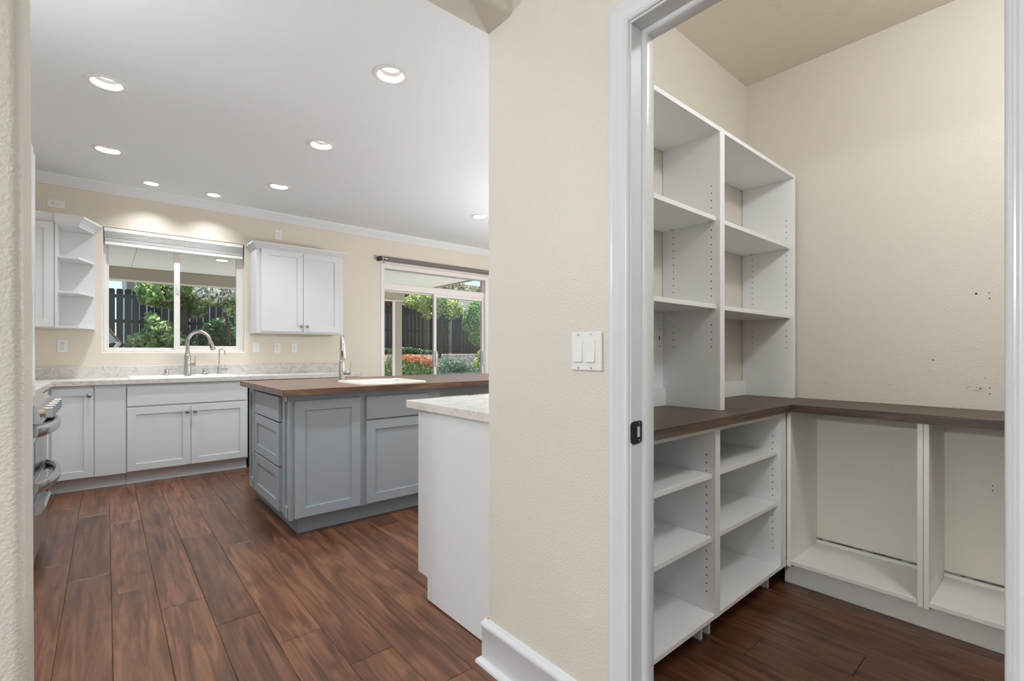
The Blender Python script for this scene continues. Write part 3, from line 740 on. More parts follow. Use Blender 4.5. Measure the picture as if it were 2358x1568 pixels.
d = MB().shaker((-.60, UF, 1.368), UX, NY, .262, .885).build('door', 'cab', wl)
crown3(MB(), [(-.335, UF), (-.965, UF)], 2.262).build('crown', 'cab', wl)
es = thing('end_shelf', 'white open corner end shelf left of the sink window', 'shelf', (-.2, 5.75, 1.36))
def esp(ins=0.): return [(-.333+ins*0, YW-.002), (-.333, UF-.012+ins), (-.178-ins*.4, UF-.012+ins), (-.080-ins, YW-.045), (-.080-ins, YW-.002)]
box('side_panel', 'cab', es, -.3325, -.315, UF-.010, YW-.021, 1.381, 2.243, .001)
box('back_panel', 'cab', es, -.3325, -.082, YW-.020, YW-.002, 1.381, 2.243, .001)
for z0, z1, nm in ((1.362, 1.380, 'bottom_panel'), (1.662, 1.680, 'shelf'), (1.962, 1.980, 'shelf'), (2.2435, 2.262, 'top_panel')):
    pp = esp(.0) if 'panel' in nm else [(-.314, YW-.021), (-.314, UF-.008), (-.180, UF-.008), (-.086, YW-.046), (-.086, YW-.021)]
    MB().prism(pp, z0, z1).build(nm, 'cab', es)
crown3(MB(), [(-.080, YW-.002), (-.080, YW-.045), (-.178, UF-.012), (-.333, UF-.012)], 2.262).build('crown', 'cab', es)

# ---- outlets and switches
def plate3(name, label, x, z, kind, w=.070, h=.115, group='white outlet and switch plates on the back wall'):
    t = thing(name, label, 'outlet' if 'outlet' in name else 'switch', (x, YW, z), group)
    box('cover_plate', 'plast', t, x-w/2, x+w/2, YW-.006, YW, z-h/2, z+h/2, .0025)
    y = YW-.0085
    if kind == 'duplex':
        for dz in (-.019, .019):
            rec = MB().box(x-.016, x+.016, y, YW-.0055, z+dz-.014, z+dz+.014, .003).build('receptacle', 'plast', t)
            sl = MB()
            for dx in (-.006, .006): sl.box(x+dx-.001, x+dx+.001, y-.0004, y+.001, z+dz-.001, z+dz+.008)
            sl.disc((x, y, z+dz-.007), (0, -1, 0), .0028, .0004, 8); sl.build('slot', 'hole', rec)
    elif kind == 'gfci':
        rec = box('receptacle', 'plast', t, x-.0165, x+.0165, y, YW-.0055, z-.034, z+.034, .002)
        sl = MB(); sl.box(x-.010, x+.010, y-.0004, y+.001, z+.028, z+.032)
        for dz in (-.020, .012):
            for dx in (-.006, .006): sl.box(x+dx-.0011, x+dx+.0011, y-.0004, y+.001, z+dz-.001, z+dz+.008)
            sl.disc((x, y, z+dz-.007), (0, -1, 0), .0028, .0004, 8)
        sl.build('slot', 'hole', rec)
    elif kind == 'rocker':
        MB().prism([(YW-.006, z-.033), (y-.002, z-.033), (y+.001, z), (y+.002, z+.033), (YW-.006, z+.033)], x-.0165, x+.0165, 'X').build('rocker', 'plast', t)
        sl = MB()
        for dz in (-.05, .05): sl.disc((x, YW-.0063, z+dz), (0, -1, 0), .003, .0006, 10)
        sl.build('screw', 'steel', t)['kind'] = 'stuff'
    elif kind == 'horiz':
        for dx in (-.019, .019):
            rec = MB().box(x+dx-.014, x+dx+.014, y, YW-.0055, z-.016, z+.016, .003).build('receptacle', 'plast', t)
            sl = MB()
            for dz in (-.006, .006): sl.box(x+dx-.001, x+dx+.008, y-.0004, y+.001, z+dz-.001, z+dz+.001)
            sl.disc((x+dx-.007, y, z), (0, -1, 0), .0028, .0004, 8); sl.build('slot', 'hole', rec)
    elif kind == 'jack':
        for dz in (-.02, 0, .02): MB().disc((x, YW-.006, z+dz), (0, -1, 0), .0045, .002, 10).build('jack', 'shadeF', t)
plate3('outlet', 'white outlet set sideways high on the wall at the left under the crown moulding', -.342, 2.482, 'horiz', .115, .070)
plate3('outlet', 'white outlet below the open corner shelf at the left of the window', -.300, 1.207, 'gfci')
plate3('light_switch', 'white rocker switch on the wall just right of the sink window', 1.275, 1.204, 'rocker')
plate3('outlet', 'white outlet with test buttons below the middle of the wall cabinet', 1.492, 1.204, 'gfci')
plate3('outlet', 'plain white jack plate, the last of the three plates below the wall cabinet', 1.675, 1.204, 'jack')
plate3('outlet', 'white upright outlet above the two-door wall cabinet', 1.502, 2.500, 'duplex')
# hall double switch
sw = thing('light_switch', 'white double rocker switch plate on the beige wall beside the pantry door', 'switch', (XW, .9185, 1.154))
MB().box(XW-.0065, XW, .860, .977, 1.0965, 1.2105, .003).build('cover_plate', 'plast', sw)
for yc in (.9475, .8995):
    fr = box('rocker_frame', 'plast', sw, XW-.0078, XW-.006, yc-.0175, yc+.0175, 1.120, 1.1865, .0008)
    MB().prism([(XW-.0078, 1.1225), (XW-.0125, 1.1225), (XW-.0095, 1.153), (XW-.0082, 1.184), (XW-.0078, 1.184)], yc-.0152, yc+.0152, 'Y').build('rocker', 'plast', fr)
s_ = MB()
for yc in (.9475, .8995):
    for z in (1.1045, 1.2025): s_.disc((XW-.0068, yc, z), (-1, 0, 0), .0032, .0008, 12)
s_.build('screw', 'stain', sw, True)['kind'] = 'stuff'

# ================================================================== RANGE and tall cabinet on the left
rg = thing('range', 'stainless double-oven range with bowed handles at the left', 'range', (-.6, 3.66, 0))
RX, RY0, RY1 = -.285, 3.275, 4.045
MB().box(-.93, RX-.02, RY0, RY1, .085, .895, .003).build('body', 'stain', rg)
box('cooktop', 'bglass', rg, -.93, RX-.02, RY0, RY1, .896, .912, .003)
MB().prism([(RX-.06, .913), (RX-.055, .93), (RX+.03, .885), (RX+.045, .80), (RX-.018, .80), (RX-.018, .9)], RY0+.002, RY1-.002, 'Y').build('control_panel', 'stain', rg)
for i in range(5):
    yc = RY0+.10+i*.142; kx = RX+.034
    kb = MB().tube([(kx-.012, yc, .842), (kx+.018, yc, .846)], .021, 16).build('knob', 'brass', rg, True)
    box('grip', 'stain', kb, kx+.012, kx+.048, yc-.009, yc+.009, .817, .872, .005)
def bow(parent, z, out, hh=.030, ww=.017):
    n = 14; ring = 10; vs = []; fs = []
    for i in range(n+1):
        q = i/n; xx = RX+.014+out*max(0., math.sin(PI*q))**.6; yy = RY0+.03+(RY1-RY0-.06)*q
        for k in range(ring):
            a = 2*PI*k/ring; vs.append((xx+ww*math.cos(a), yy, z+hh*math.sin(a)))
    for i in range(n):
        for k in range(ring): fs.append((i*ring+k, i*ring+(k+1) % ring, (i+1)*ring+(k+1) % ring, (i+1)*ring+k))
    fs += [tuple(range(ring)), tuple(range(n*ring, (n+1)*ring))]
    mb = MB(); mb._add(vs, fs); return mb.build('handle', 'stain', parent, True)
for z0, z1, nm, zh in ((.500, .790, 'upper_oven_door', .757), (.405, .490, 'warming_drawer', .478)):
    d = box(nm, 'stain', rg, RX-.018, RX+.012, RY0+.004, RY1-.004, z0, z1, .005)
    if z1-z0 > .2: box('window', 'bglass', d, RX+.012, RX+.0135, RY0+.10, RY1-.10, z0+.03, z1-.09, .0005)
    bow(d, zh, .062)
d = box('lower_oven_door', 'stain', rg, RX-.018, RX+.010, RY0+.004, RY1-.004, .095, .395, .005)
MB().prism([(RX+.008, .345), (RX+.008, .398), (RX+.050, .398), (RX+.058, .385), (RX+.036, .352)], RY0+.02, 3.60, 'Y').build('handle', 'stain', d)
for cx in (-.78, -.50):
    for cy in (3.47, 3.85):
        b_ = MB().tube([(cx, cy, .912), (cx, cy, .925)], .045, 18).build('burner', 'black', rg, True)
g_ = MB()
for cy in (3.36, 3.47, 3.58, 3.74, 3.85, 3.96): g_.box(-.90, -.38, cy-.006, cy+.006, .935, .948, .002)
for cx in (-.89, -.64, -.39):
    g_.box(cx-.006, cx+.006, 3.33, 3.99, .933, .946, .002)
    for cy in (3.34, 3.66, 3.98): g_.box(cx-.008, cx+.008, cy-.008, cy+.008, .912, .936, .001)
g_.build('grate', 'black', rg)
for cx in (-.88, -.40):
    for cy in (3.32, 4.0): MB().tube([(cx, cy, 0), (cx, cy, .086)], .018, 8).build('foot', 'black', rg)
tc_ = thing('tall_cabinet', 'tall white gloss cabinet seen edge-on behind the left wall end', 'cabinet', (-.60, 2.75, 0))
MB().box(-.93, -.281, 2.40, 3.262, .0, 2.105, .002).build('carcass', 'trim', tc_)
box('door', 'trim', tc_, -.280, -.262, 3.19, 3.262, .94, 2.105, .003)
box('door', 'trim', tc_, -.280, -.2575, 2.42, 3.13, .94, 2.105, .004)
box('door', 'trim', tc_, -.280, -.269, 2.42, 3.255, .08, .93, .003)

# ================================================================== ISLAND
isl = thing('island', 'grey-blue kitchen island cabinet with drawers and shaker doors', 'kitchen island', (1.35, 3.67, 0))
IX0, IX1, IY0, IY1, IT = .872, 1.945, 3.130, 4.200, .888
MB().box(IX0, IX1, IY0, IY1, .105, IT, .001).build('carcass', 'grey', isl)
MB().box(.925, IX1-.02, 3.184, 4.165, 0, .105, .001).build('toe_kick', 'grey', isl)
MB().shaker((.889, IY0, .117), UX, NY, .420, .732, t=.020, stile=.062).build('door', 'grey', isl)
MB().shaker((1.353, IY0, .117), UX, NY, .480, .567, t=.020, stile=.062).build('door', 'grey', isl)
box('false_drawer_front', 'grey', isl, 1.353, 1.833, IY0-.020, IY0-.0005, .694, .849, .0015)
NX, UY = (-1, 0, 0), (0, 1, 0)
box('drawer', 'grey', isl, IX0-.020, IX0-.0005, 3.335, 3.985, .700, .862, .0015)
for z0, z1 in ((.408, .690), (.117, .397)): MB().shaker((IX0, 3.335, z0), UY, NX, .650, z1-z0, t=.020, stile=.062).build('drawer', 'grey', isl)
# recessed side panels flanking the drawers: frames standing on the end
for ya, yb, sa, sb in ((3.130, 3.262, .028, .026), (4.045, 4.200, .03, .04)):
    e = MB(); x0, x1 = IX0-.012, IX0-.0005; s = .022
    e.box(x0, x1, ya+.001, ya+s+.012, .106, IT-.003, .001); e.box(x0, x1, yb-s-.008, yb, .106, IT-.003, .001)
    e.box(x0, x1, ya+s, yb-s, .106, .18, .001); e.box(x0, x1, ya+s, yb-s, .838, IT-.003, .001)
    e.build('end_panel', 'grey', isl)
box('apron', 'grey', isl, IX1+.001, 2.95, 3.32, 3.345, .790, IT-.001, .002)
box('apron', 'grey', isl, IX1+.001, 2.95, 4.13, 4.155, .790, IT-.001, .002)
box('leg', 'grey', isl, 2.951, 3.04, 3.28, 3.37, 0, IT-.001, .004)
box('leg', 'grey', isl, 2.951, 3.04, 4.10, 4.19, 0, IT-.001, .004)
JX0, JX1, JY0, JY1 = 1.345, 1.865, 3.175, 3.655
it = MB(); IZ = .925
it.box(.802, JX0+.03, 3.052, 4.24, IT, IZ); it.box(JX1-.03, 3.10, 3.052, 4.24, IT, IZ)
it.box(JX0+.03, JX1-.03, 3.052, JY0+.03, IT, IZ); it.box(JX0+.03, JX1-.03, JY1-.05, 4.24, IT, IZ)
tag(it.build('island_worktop', 'butcher'), 'brown butcher-block worktop on the grey-blue island', 'worktop')
sink('prep_sink', 'small biscuit-coloured drop-in sink in the island worktop', JX0, JX1, JY0, JY1, IZ, 'sinkb', rim=.03, back=.055, depth=.15)
faucet('island_faucet', 'brushed nickel pull-down faucet behind the small island sink', 1.418, 3.735, IZ, .350, .19, math.radians(-108), rr=.0145, body=.0225, bodyh=.125, headlen=.085, tilt=.05)

# ================================================================== PENINSULA
pn = thing('peninsula_cabinet', 'white cabinet end panel against the hall wall, in front of the island', 'cabinet', (1.9, 1.70, 0))
MB().prism([(YF+.002, .006), (1.928, .006), (1.928, .108), (2.0, .108), (2.0, .880), (YF+.002, .880)], 1.134, 1.150, 'X').build('side_panel', 'cab', pn)
MB().box(1.151, 3.0, YF+.002, 1.985, .108, .879, .001).build('carcass', 'cab', pn)
MB().box(1.134, 1.151, 2.0015, 2.018, .108, .880, .001).build('face_frame', 'cab', pn)
box('toe_kick', 'cab', pn, 1.140, 3.0, 1.929, 1.944, 0, .107, .001)
box('toe_filler', 'cab', pn, 1.132, 1.1345, 1.895, 1.9275, .012, .10, .0005)
for i in range(4):
    d = MB().shaker((1.16+i*.46, 1.986, .118), UX, (0, 1, 0), .45, .75, t=.018).build('door', 'cab', pn); knob((1.16+i*.46+.40, 2.004, .80), (0, 1, 0), d)
tag(MB().box(1.112, 3.02, YF+.002, 2.098, .881, .919, .002).build('peninsula_worktop', 'marble'), 'cream marble-patterned worktop on the white peninsula cabinet by the hall wall', 'worktop')

# ================================================================== PANTRY
PT, PB = .900, .864            # worktop top and underside
PZ0, PZ1 = .105, .860
PFY = .900                     # left lower units, front
PFX = 2.537                    # right lower units, front
LX = [1.195, 1.843, 1.863, 2.480]     # left lower units
def holes(mb, x, nx, ys, z0, z1, step=.032):
    z = z0
    while z < z1:
        for y in ys: mb.disc((x, y, z), (nx, 0, 0), .0026, .0004, 7)
        z += step
GP = 'white shelf units on the left of the pantry'
def low_unit(label, x0, x1, shelves, side_holes=True):
    t = thing('lower_shelf_unit', label, 'shelf unit', ((x0+x1)/2, 1.08, 0), GP); th = .018
    for xa, nx, xf in ((x0, 1, x0+th), (x1-th, -1, x1-th)):
        s_ = box('side_panel', 'mel', t, xa, xa+th, PFY, YN-.004, PZ0, PZ1, .0008)
        h = MB(); holes(h, xf+nx*.0002, nx, (PFY+.037, YN-.045), .20, .76); hb = h.build('pin_holes', 'hole', s_); hb['kind'] = 'stuff'
    box('bottom_panel', 'mel', t, x0+th+.0005, x1-th-.0005, PFY+.001, YN-.004, PZ0, PZ0+.018, .0008)
    box('top_rail', 'mel', t, x0+th+.0005, x1-th-.0005, PFY+.001, PFY+.08, PZ1-.018, PZ1, .0008)
    box('back_panel', 'mel', t, x0+th+.0005, x1-th-.0005, YN-.008, YN-.004, PZ0+.019, PZ1, .0005)
    for z in shelves: box('shelf', 'mel', t, x0+th+.002, x1-th-.002, PFY+.014, YN-.010, z-.0195, z, .001)
    for xa in (x0+.03, x1-.032): box('leg', 'mel', t, xa, xa+.016, .955, .990, 0, PZ0-.0005, .001)
    for xa in (x0+.06, x1-.062): box('leg', 'mel', t, xa, xa+.016, 1.18, 1.21, 0, PZ0-.0005, .001)
    return t
low_unit('white open lower shelf unit next to the door frame, below the dark worktop', 1.195, 1.836, (.673, .424))
low_unit('white open lower shelf unit in the pantry corner, below the dark worktop', 1.838, 2.485, (.676, .427))
cf = tag(MB().box(2.4865, 2.536, .900, .918, PZ0, PZ1, .001).build('corner_filler', 'mel'), 'narrow white filler post in the corner between the lower pantry units', 'filler')
GR = 'white open base cabinets along the right pantry wall'
def right_unit(label, y0, y1):
    t = thing('open_base_cabinet', label, 'cabinet', (2.73, (y0+y1)/2, 0), GR); th = .018
    for ya in (y0, y1-th):
        b_ = .0008
        box('side_panel', 'melw', t, PFX, XR-.012, ya, ya+th, PZ0, PZ1, b_)
    box('bottom_panel', 'melw', t, PFX+.0005, XR-.012, y0+th+.0005, y1-th-.0005, .117, .135, .0008)
    box('back_rail', 'melw', t, XR-.028, XR-.012, y0+th+.0005, y1-th-.0005, .1355, .150, .0008)
    box('top_rail', 'melw', t, XR-.028, XR-.012, y0+th+.0005, y1-th-.0005, .79, PZ1, .0008)
    bp = box('back_panel', 'backp', t, XR-.011, XR-.004, y0+.002, y1-.002, .158, .789, .0005)
    # torn edge along the bottom of the back panel
    tm = MB(); y = y0+.03
    while y < y1-.04:
        w = random.uniform(.01, .05)
        if random.random() < .7: tm.box(XR-.0125, XR-.011, y, min(y+w, y1-.03), .1505, .1505+random.uniform(.002, .005))
        y += w
    tm.build('torn_edge', 'bark', bp)
    return t
def clip(parent, y, z):
    c = MB().box(XR-.0135, XR-.011, y-.007, y+.007, z-.02, z+.02, .001).build('shelf_clip', 'plast', parent)
r1 = right_unit('empty white open base cabinet in the pantry corner', .388, .898)
r2 = right_unit('empty white open base cabinet at the right edge of the picture', -.1445, .3865)
b1 = [c for c in r1.children if c.name.startswith('back_panel')][0]; b2 = [c for c in r2.children if c.name.startswith('back_panel')][0]
clip(b1, .852, .568); clip(b1, .562, .576); clip(b2, .251, .583)
s_ = MB()
for z in (.575, .555): s_.disc((XR-.0112, .214, z), (-1, 0, 0), .0025, .0006, 8)
s_.build('screw_hole', 'hole', b2)
r3 = right_unit('empty white open base cabinet in the near end of the pantry', -.678, -.1455)
tag(MB().box(2.600, 2.616, -.678, .93, 0, PZ0-.001, .001).build('toe_kick', 'melw'), 'white toe-kick board under the right open base cabinets', 'toe kick')
# worktop
pw = thing('pantry_worktop', 'dark brown L-shaped pantry worktop with wood grain', 'worktop', (2.2, .9, PB))
MB().box(XP+.012, XR-.001, .870, YN-.003, PB, PT, .0015).build('board', 'darkx', pw)
MB().box(2.505, XR-.001, -.70, .8695, PB, PT, .0015).build('board', 'darky', pw)
# upper units
PUY, UZ0, UZ1 = .975, PT+.0005, 2.123
def up_unit(label, x0, x1, s1, s2):
    t = thing('upper_shelf_unit', label, 'shelf unit', ((x0+x1)/2, 1.12, UZ0), GP); th = .020
    for xa, nx, xf in ((x0, 1, x0+th), (x1-th, -1, x1-th)):
        s_ = box('side_panel', 'mel', t, xa, xa+th, PUY, YN-.004, UZ0, UZ1, .0008)
        h = MB(); holes(h, xf+nx*.0002, nx, (1.014, 1.196), 1.175, 1.30); holes(h, xf+nx*.0002, nx, (1.014, 1.196), 1.397, 1.70)
        holes(h, xf+nx*.0002, nx, (1.014,), 1.781, 1.89); hb = h.build('pin_holes', 'hole', s_); hb['kind'] = 'stuff'
    box('top_panel', 'mel', t, x0+th+.0005, x1-th-.0005, PUY+.001, YN-.004, UZ1-.020, UZ1-.001, .0008)
    for z in (s1, s2):
        sf = box('shelf', 'mel', t, x0+th+.003, x1-th-.003, PUY+.016, YN-.006, z-.0195, z, .001)
        pn_ = MB()
        for xx in (x0+th+.012, x1-th-.012):
            for yy in (1.014, 1.196): pn_.box(xx-.008, xx+.008, yy-.006, yy+.006, z-.0225, z-.0197, .001)
        pn_.build('shelf_clip', 'stain', sf)
    box('back_rail', 'mel', t, x0+th+.0005, x1-th-.0005, YN-.022, YN-.004, UZ0, .982, .0008)
    return t
uu = up_unit('tall white open upper shelf unit beside the door frame on the dark worktop', 1.212, 2.0305, 1.7387, 1.3587)
box('back_panel', 'mel', uu, 1.233, 2.0095, YN-.0068, YN-.0040, .983, 1.338, .0005)
up_unit('tall white open upper shelf unit in the pantry corner on the dark worktop', 2.0315, 2.877, 1.7370, 1.3570)
bp_ = thing('blank_plate', 'white wall plate with a keyhole at the back of the left upper shelf unit', 'wall plate', (1.965, YN, 1.162))
box('cover_plate', 'mel', bp_, 1.925, 1.998, YN-.0125, YN-.0070, 1.163, 1.274, .002)
k_ = MB(); k_.disc((1.968, YN-.013, 1.222), (0, -1, 0), .004, .0008, 10); k_.box(1.966, 1.970, YN-.0138, YN-.012, 1.207, 1.220)
k_.disc((1.968, YN-.013, 1.258), (0, -1, 0), .0025, .0008, 8); k_.disc((1.968, YN-.013, 1.178), (0, -1, 0), .0025, .0008, 8); k_.build('keyhole', 'hole', bp_)
# screw holes and plaster scars on the right pantry wall
wr = bpy.data.objects['wall_pantry_right']
for y, z, rr_ in ((.266, 1.409, .0042), (.226, 1.409, .0022), (.224, 1.385, .0026), (.223, .996, .0025), (.223, .971, .0025), (.239, 1.039, .0015), (.253, .992, .003), (.409, 1.115, .003)):
    MB().disc((XR-.0005, y, z), (-1, 0, 0), rr_, .0008, 10).build('screw_hole', 'hole', wr)
def scar(y, z, s, n, seed):
    rd = random.Random(seed); mb = MB()
    for i in range(n):
        a = rd.uniform(0, 2*PI); L_ = s*rd.uniform(.3, 1.0); y0 = y+rd.uniform(-.5, .5)*s; z0 = z+rd.uniform(-.5, .5)*s*.7
        pts = [(XR-.0006, y0, z0), (XR-.0022, y0+L_*.35*math.cos(a), z0+L_*.35*math.sin(a)), (XR-.0012, y0+L_*.6*math.cos(a+.5), z0+L_*.6*math.sin(a+.5)), (XR-.0004, y0+L_*math.cos(a+.7), z0+L_*math.sin(a+.7))]
        mb.tube(pts, [.0006, .0017, .0012, .0005], 5)
    mb.build('plaster_scar', 'wall', wr, True)
scar(.849, .995, .030, 9, 1); scar(.564, 1.003, .014, 6, 2); scar(.411, 1.131, .018, 6, 3); scar(.409, 1.069, .012, 4, 4)
scar(.253, .992, .020, 9, 5); scar(.292, .998, .010, 4, 6); scar(.863, 1.804, .008, 3, 7); scar(.402, 1.506, .006, 2, 8); scar(.701, .984, .004, 2, 9)

# ================================================================== OUTSIDE
def ground_z(y): return -.12 if y < 11.2 else (-.12+(y-11.2)/(15.8-11.2)*1.22 if y < 15.8 else 1.10)
gm = MB(); xs = list(np.linspace(-14, 40, 28)); ys = [-10, 6.06, 11.2, 12, 13, 14, 15, 15.8, 17, 25, 60]
vs = [(x, y, ground_z(y)) for y in ys for x in xs]; nx = len(xs)
gm._add(vs, [(j*nx+i, j*nx+i+1, (j+1)*nx+i+1, (j+1)*nx+i) for j in range(1, len(ys)-1) for i in range(nx-1)])
struct(gm.build('ground', 'soil'))
struct(box('patio_slab', 'conc', None, -3, 5.6, 6.06, 10.3, -.12, -.04, .003))
struct(box('house_pad', 'conc', None, -14, 40, -14, 6.055, -.30, -.13, 0))
pc = thing('patio_cover', 'tan stuccoed patio cover with a pale ceiling and square posts', 'patio cover', (1.5, 8, -.1))
pcc = MB(); pcc.box(-4, 5.2, 6.06, 9.95, 2.515, 2.62); pcc.build('soffit', 'soffit', pc)
s_ = MB(); s_.box(.305, .311, 6.3, 9.78, 2.512, 2.5155); s_.build('panel_joint', 'stucco', pc)
box('beam', 'stucco', pc, -4, 5.15, 9.78, 9.95, 2.30, 2.5145, .01)
box('beam_trim', 'vinyl', pc, -4, 5.10, 9.765, 9.779, 2.292, 2.318, .002)
box('fascia', 'stucco', pc, 5.201, 5.24, 6.06, 9.99, 2.49, 2.68, .004)
box('roof_deck', 'roof', pc, -4.1, 5.26, 6.07, 10.1, 2.685, 2.75, .004)
box('post', 'stucco', pc, 4.93, 5.09, 9.785, 9.945, -.04, 2.29, .012)
box('post', 'stucco', pc, -3.2, -3.04, 9.785, 9.945, -.04, 2.29, .012)
MB().tube([(4.86, 9.74, 2.28), (4.86, 9.74, -.02)], .032, 10).build('downspout', 'vinyl', pc)
pv = thing('patio_light', 'small round lit lamp in the patio ceiling', 'light', (1.30, 8.1, 2.51))
MB().lathe([(.10, 0), (.10, -.006), (.08, -.008)], 24, Matrix.Translation((1.30, 8.1, 2.514))).build('trim_ring', 'baffle', pv, True)
MB().disc((1.30, 8.1, 2.504), (0, 0, -1), .075, .002, 24).build('lens', 'plens', pv)

# fence
fn = thing('fence', 'dark weathered dog-ear picket fence along the back garden', 'fence', (5, 16.5, 1.1))
pk = []
for q in range(3):
    w = .1395+.0015*q; H = 1.77+.008*q; cc = .028
    mb = MB().prism([(-w/2, 0), (w/2, 0), (w/2, H-cc), (w/2-cc, H), (-w/2+cc, H), (-w/2, H-cc)], -.009, .009, 'Y')
    me = bpy.data.meshes.new('picket'); me.from_pydata(mb.v, [], mb.f); me.materials.append(M['fence'])
    bm = bmesh.new(); bm.from_mesh(me); bmesh.ops.recalc_face_normals(bm, faces=bm.faces); bm.to_mesh(me); bm.free(); pk.append(me)
x = -1.2; i = 0
while x < 10.68:
    o = bpy.data.objects.new('picket', pk[random.randrange(3)]); C.objects.link(o); o.parent = fn
    o.location = Vector((x, 16.5+random.uniform(-.004, .004), 1.08+random.uniform(-.012, .012)))-WLOC['fence']; o.rotation_euler.y = random.uniform(-.004, .004)
    x += .163 if i % 9 else .172; i += 1
for z in (1.32, 1.95, 2.62): box('rail', 'fence', fn, -1.3, 10.72, 16.515, 16.553, z, z+.085, .003)
f2 = thing('fence', 'lower dark fence section with rails in front, at the right of the garden', 'fence', (13, 16.5, 1.1))
x = 10.95
while x < 15.2:
    o = bpy.data.objects.new('picket', pk[random.randrange(3)]); C.objects.link(o); o.parent = f2
    o.location = Vector((x, 16.56, 1.06))-WLOC['fence.001']; x += .166
for z in (1.42, 2.42): box('rail', 'fence', f2, 10.9, 15.3, 16.50, 16.548, z, z+.09, .003)
for x in (10.90, 13.2): box('post', 'fence', f2, x-.05, x+.05, 16.42, 16.495, 1.0, 2.75, .004)

# neighbours
nb = thing('neighbour_house', 'white neighbour house behind the fence seen through the sink window', 'house', (4, 23, 0))
box('wall', 'sidingw', nb, .55, 8.0, 21.5, 28, 0, 6.2, 0)
for x in (.55, 1.35, 2.1, 3.3): box('trim_board', 'stucco', nb, x, x+.22, 21.44, 21.499, 0, 6.2, .005)
MB().prism([(.2, 6.2), (8.4, 6.2), (4.3, 8.4)], 21.2, 28.3, 'Y').build('roof', 'roof', nb)
nr = thing('neighbour_house', 'neighbour house with a grey shingled hip roof at the right behind the fence', 'house', (19, 28, 0))
box('wall', 'stucco', nr, 14.2, 25, 24.6, 34, 0, 3.8, 0)
rows = 16
roofm = MB()
def hip(t): # t 0..1 up the slope
    return (13.4+4.2*t, 25.8-4.2*t, 23.9+4.4*t, 34.8-4.4*t, 3.78+2.3*t)
for i in range(rows):
    a = hip(i/rows); b_ = hip((i+1)/rows); z1 = a[4]+.035
    lo = [(a[0], a[2], z1), (a[1], a[2], z1), (a[1], a[3], z1), (a[0], a[3], z1)]
    lb = [(a[0], a[2], z1-.04), (a[1], a[2], z1-.04), (a[1], a[3], z1-.04), (a[0], a[3], z1-.04)]
    up = [(b_[0], b_[2], b_[4]), (b_[1], b_[2], b_[4]), (b_[1], b_[3], b_[4]), (b_[0], b_[3], b_[4])]
    roofm._add(lo+up, [(k, (k+1) % 4, 4+(k+1) % 4, 4+k) for k in range(4)]); roofm._add(lb+lo, [(k, (k+1) % 4, 4+(k+1) % 4, 4+k) for k in range(4)])
ro = roofm.build('shingle_courses', 'roof', nr); ro['kind'] = 'stuff'
box('gutter', 'vinyl', nr, 13.35, 25.85, 23.85, 23.95, 3.66, 3.78, .01)

# little shed with striped shingle roof, lower left of the sink window
shd = thing('garden_shed', 'low garden shed with a brown striped shingle roof and pale gutter', 'shed', (-.6, 12.3, .2))
box('wall', 'stucco', shd, -1.5, -.02, 12.1, 13.0, 0, 1.35, .005)
for i in range(7):
    q0, q1 = i/7, (i+1)/7
    x0, z0 = .22-q0*.32, 1.36+q0*.52; x1, z1 = .22-q1*.32-.02, 1.36+q1*.52
    m_ = MB(); m_._add([(x0, 11.9, z0), (x1, 11.9, z1), (x1, 13.2, z1), (x0, 13.2, z0), (x0, 11.9, z0-.022), (x1, 11.9, z1-.022), (x1, 13.2, z1-.022), (x0, 13.2, z0-.022)],
                       [(0, 1, 2, 3), (4, 5, 6, 7), (0, 1, 5, 4), (1, 2, 6, 5), (2, 3, 7, 6), (3, 0, 4, 7)])
    m_.build('shingle_course', 'roof2', shd)
MB().prism([(-.12, 1.88), (-.12, 1.86), (-1.6, 1.76), (-1.6, 1.80)], 11.9, 13.2, 'Y').build('roof_slope', 'roof2', shd)
MB().prism([(-.16, 1.85), (.17, 1.36), (-.02, 1.30), (-1.5, 1.30), (-1.5, 1.76)], 12.0, 12.06, 'Y').build('gable_board', 'gutter', shd)
MB().tube([(.20, 11.88, 1.34), (.14, 11.86, 1.25), (.02, 11.86, .6)], .035, 8).build('downspout', 'gutter', shd)

# ---- plants
def leaves(blobs, n, size, flat=.3, aspect=.55, up=0.):
    """blobs: (cx, cy, cz, rx, ry, rz, weight)"""
    w = np.array([b[6] for b in blobs], float); w /= w.sum(); ch = rng.choice(len(blobs), n, p=w); B = np.array([b[:6] for b in blobs])[ch]
    d = rng.normal(size=(n, 3)); d /= np.linalg.norm(d, axis=1)[:, None]
    r = rng.uniform(.45, 1.0, n)**.6; c = B[:, :3]+d*B[:, 3:]*r[:, None]
    nrm = d+rng.normal(size=(n, 3))*.7+np.array([0, 0, up]); nrm /= np.linalg.norm(nrm, axis=1)[:, None]
    t = np.cross(nrm, rng.normal(size=(n, 3))); t /= np.linalg.norm(t, axis=1)[:, None]; b = np.cross(nrm, t)
    s = (size*rng.uniform(.6, 1.3, n))[:, None]
    v = np.stack([c-t*s, c+b*s*aspect-nrm*s*.1, c+t*s, c-b*s*aspect-nrm*s*.1], 1).reshape(-1, 3)
    return v
def leafobj(name, v, m, parent, label=None):
    me = bpy.data.meshes.new(name); n = len(v)//4; c = Vector((float(v[:, 0].mean()), float(v[:, 1].mean()), float(v[:, 2].min())))
    me.from_pydata((v-np.array(c)).tolist(), [], np.arange(4*n).reshape(-1, 4).tolist()); me.materials.append(M[m])
    o = bpy.data.objects.new(name, me); C.objects.link(o); o.location = c-(WLOC[parent.name] if parent else Vector((0, 0, 0)))
    if parent: o.parent = parent
    WLOC[o.name] = c; return o
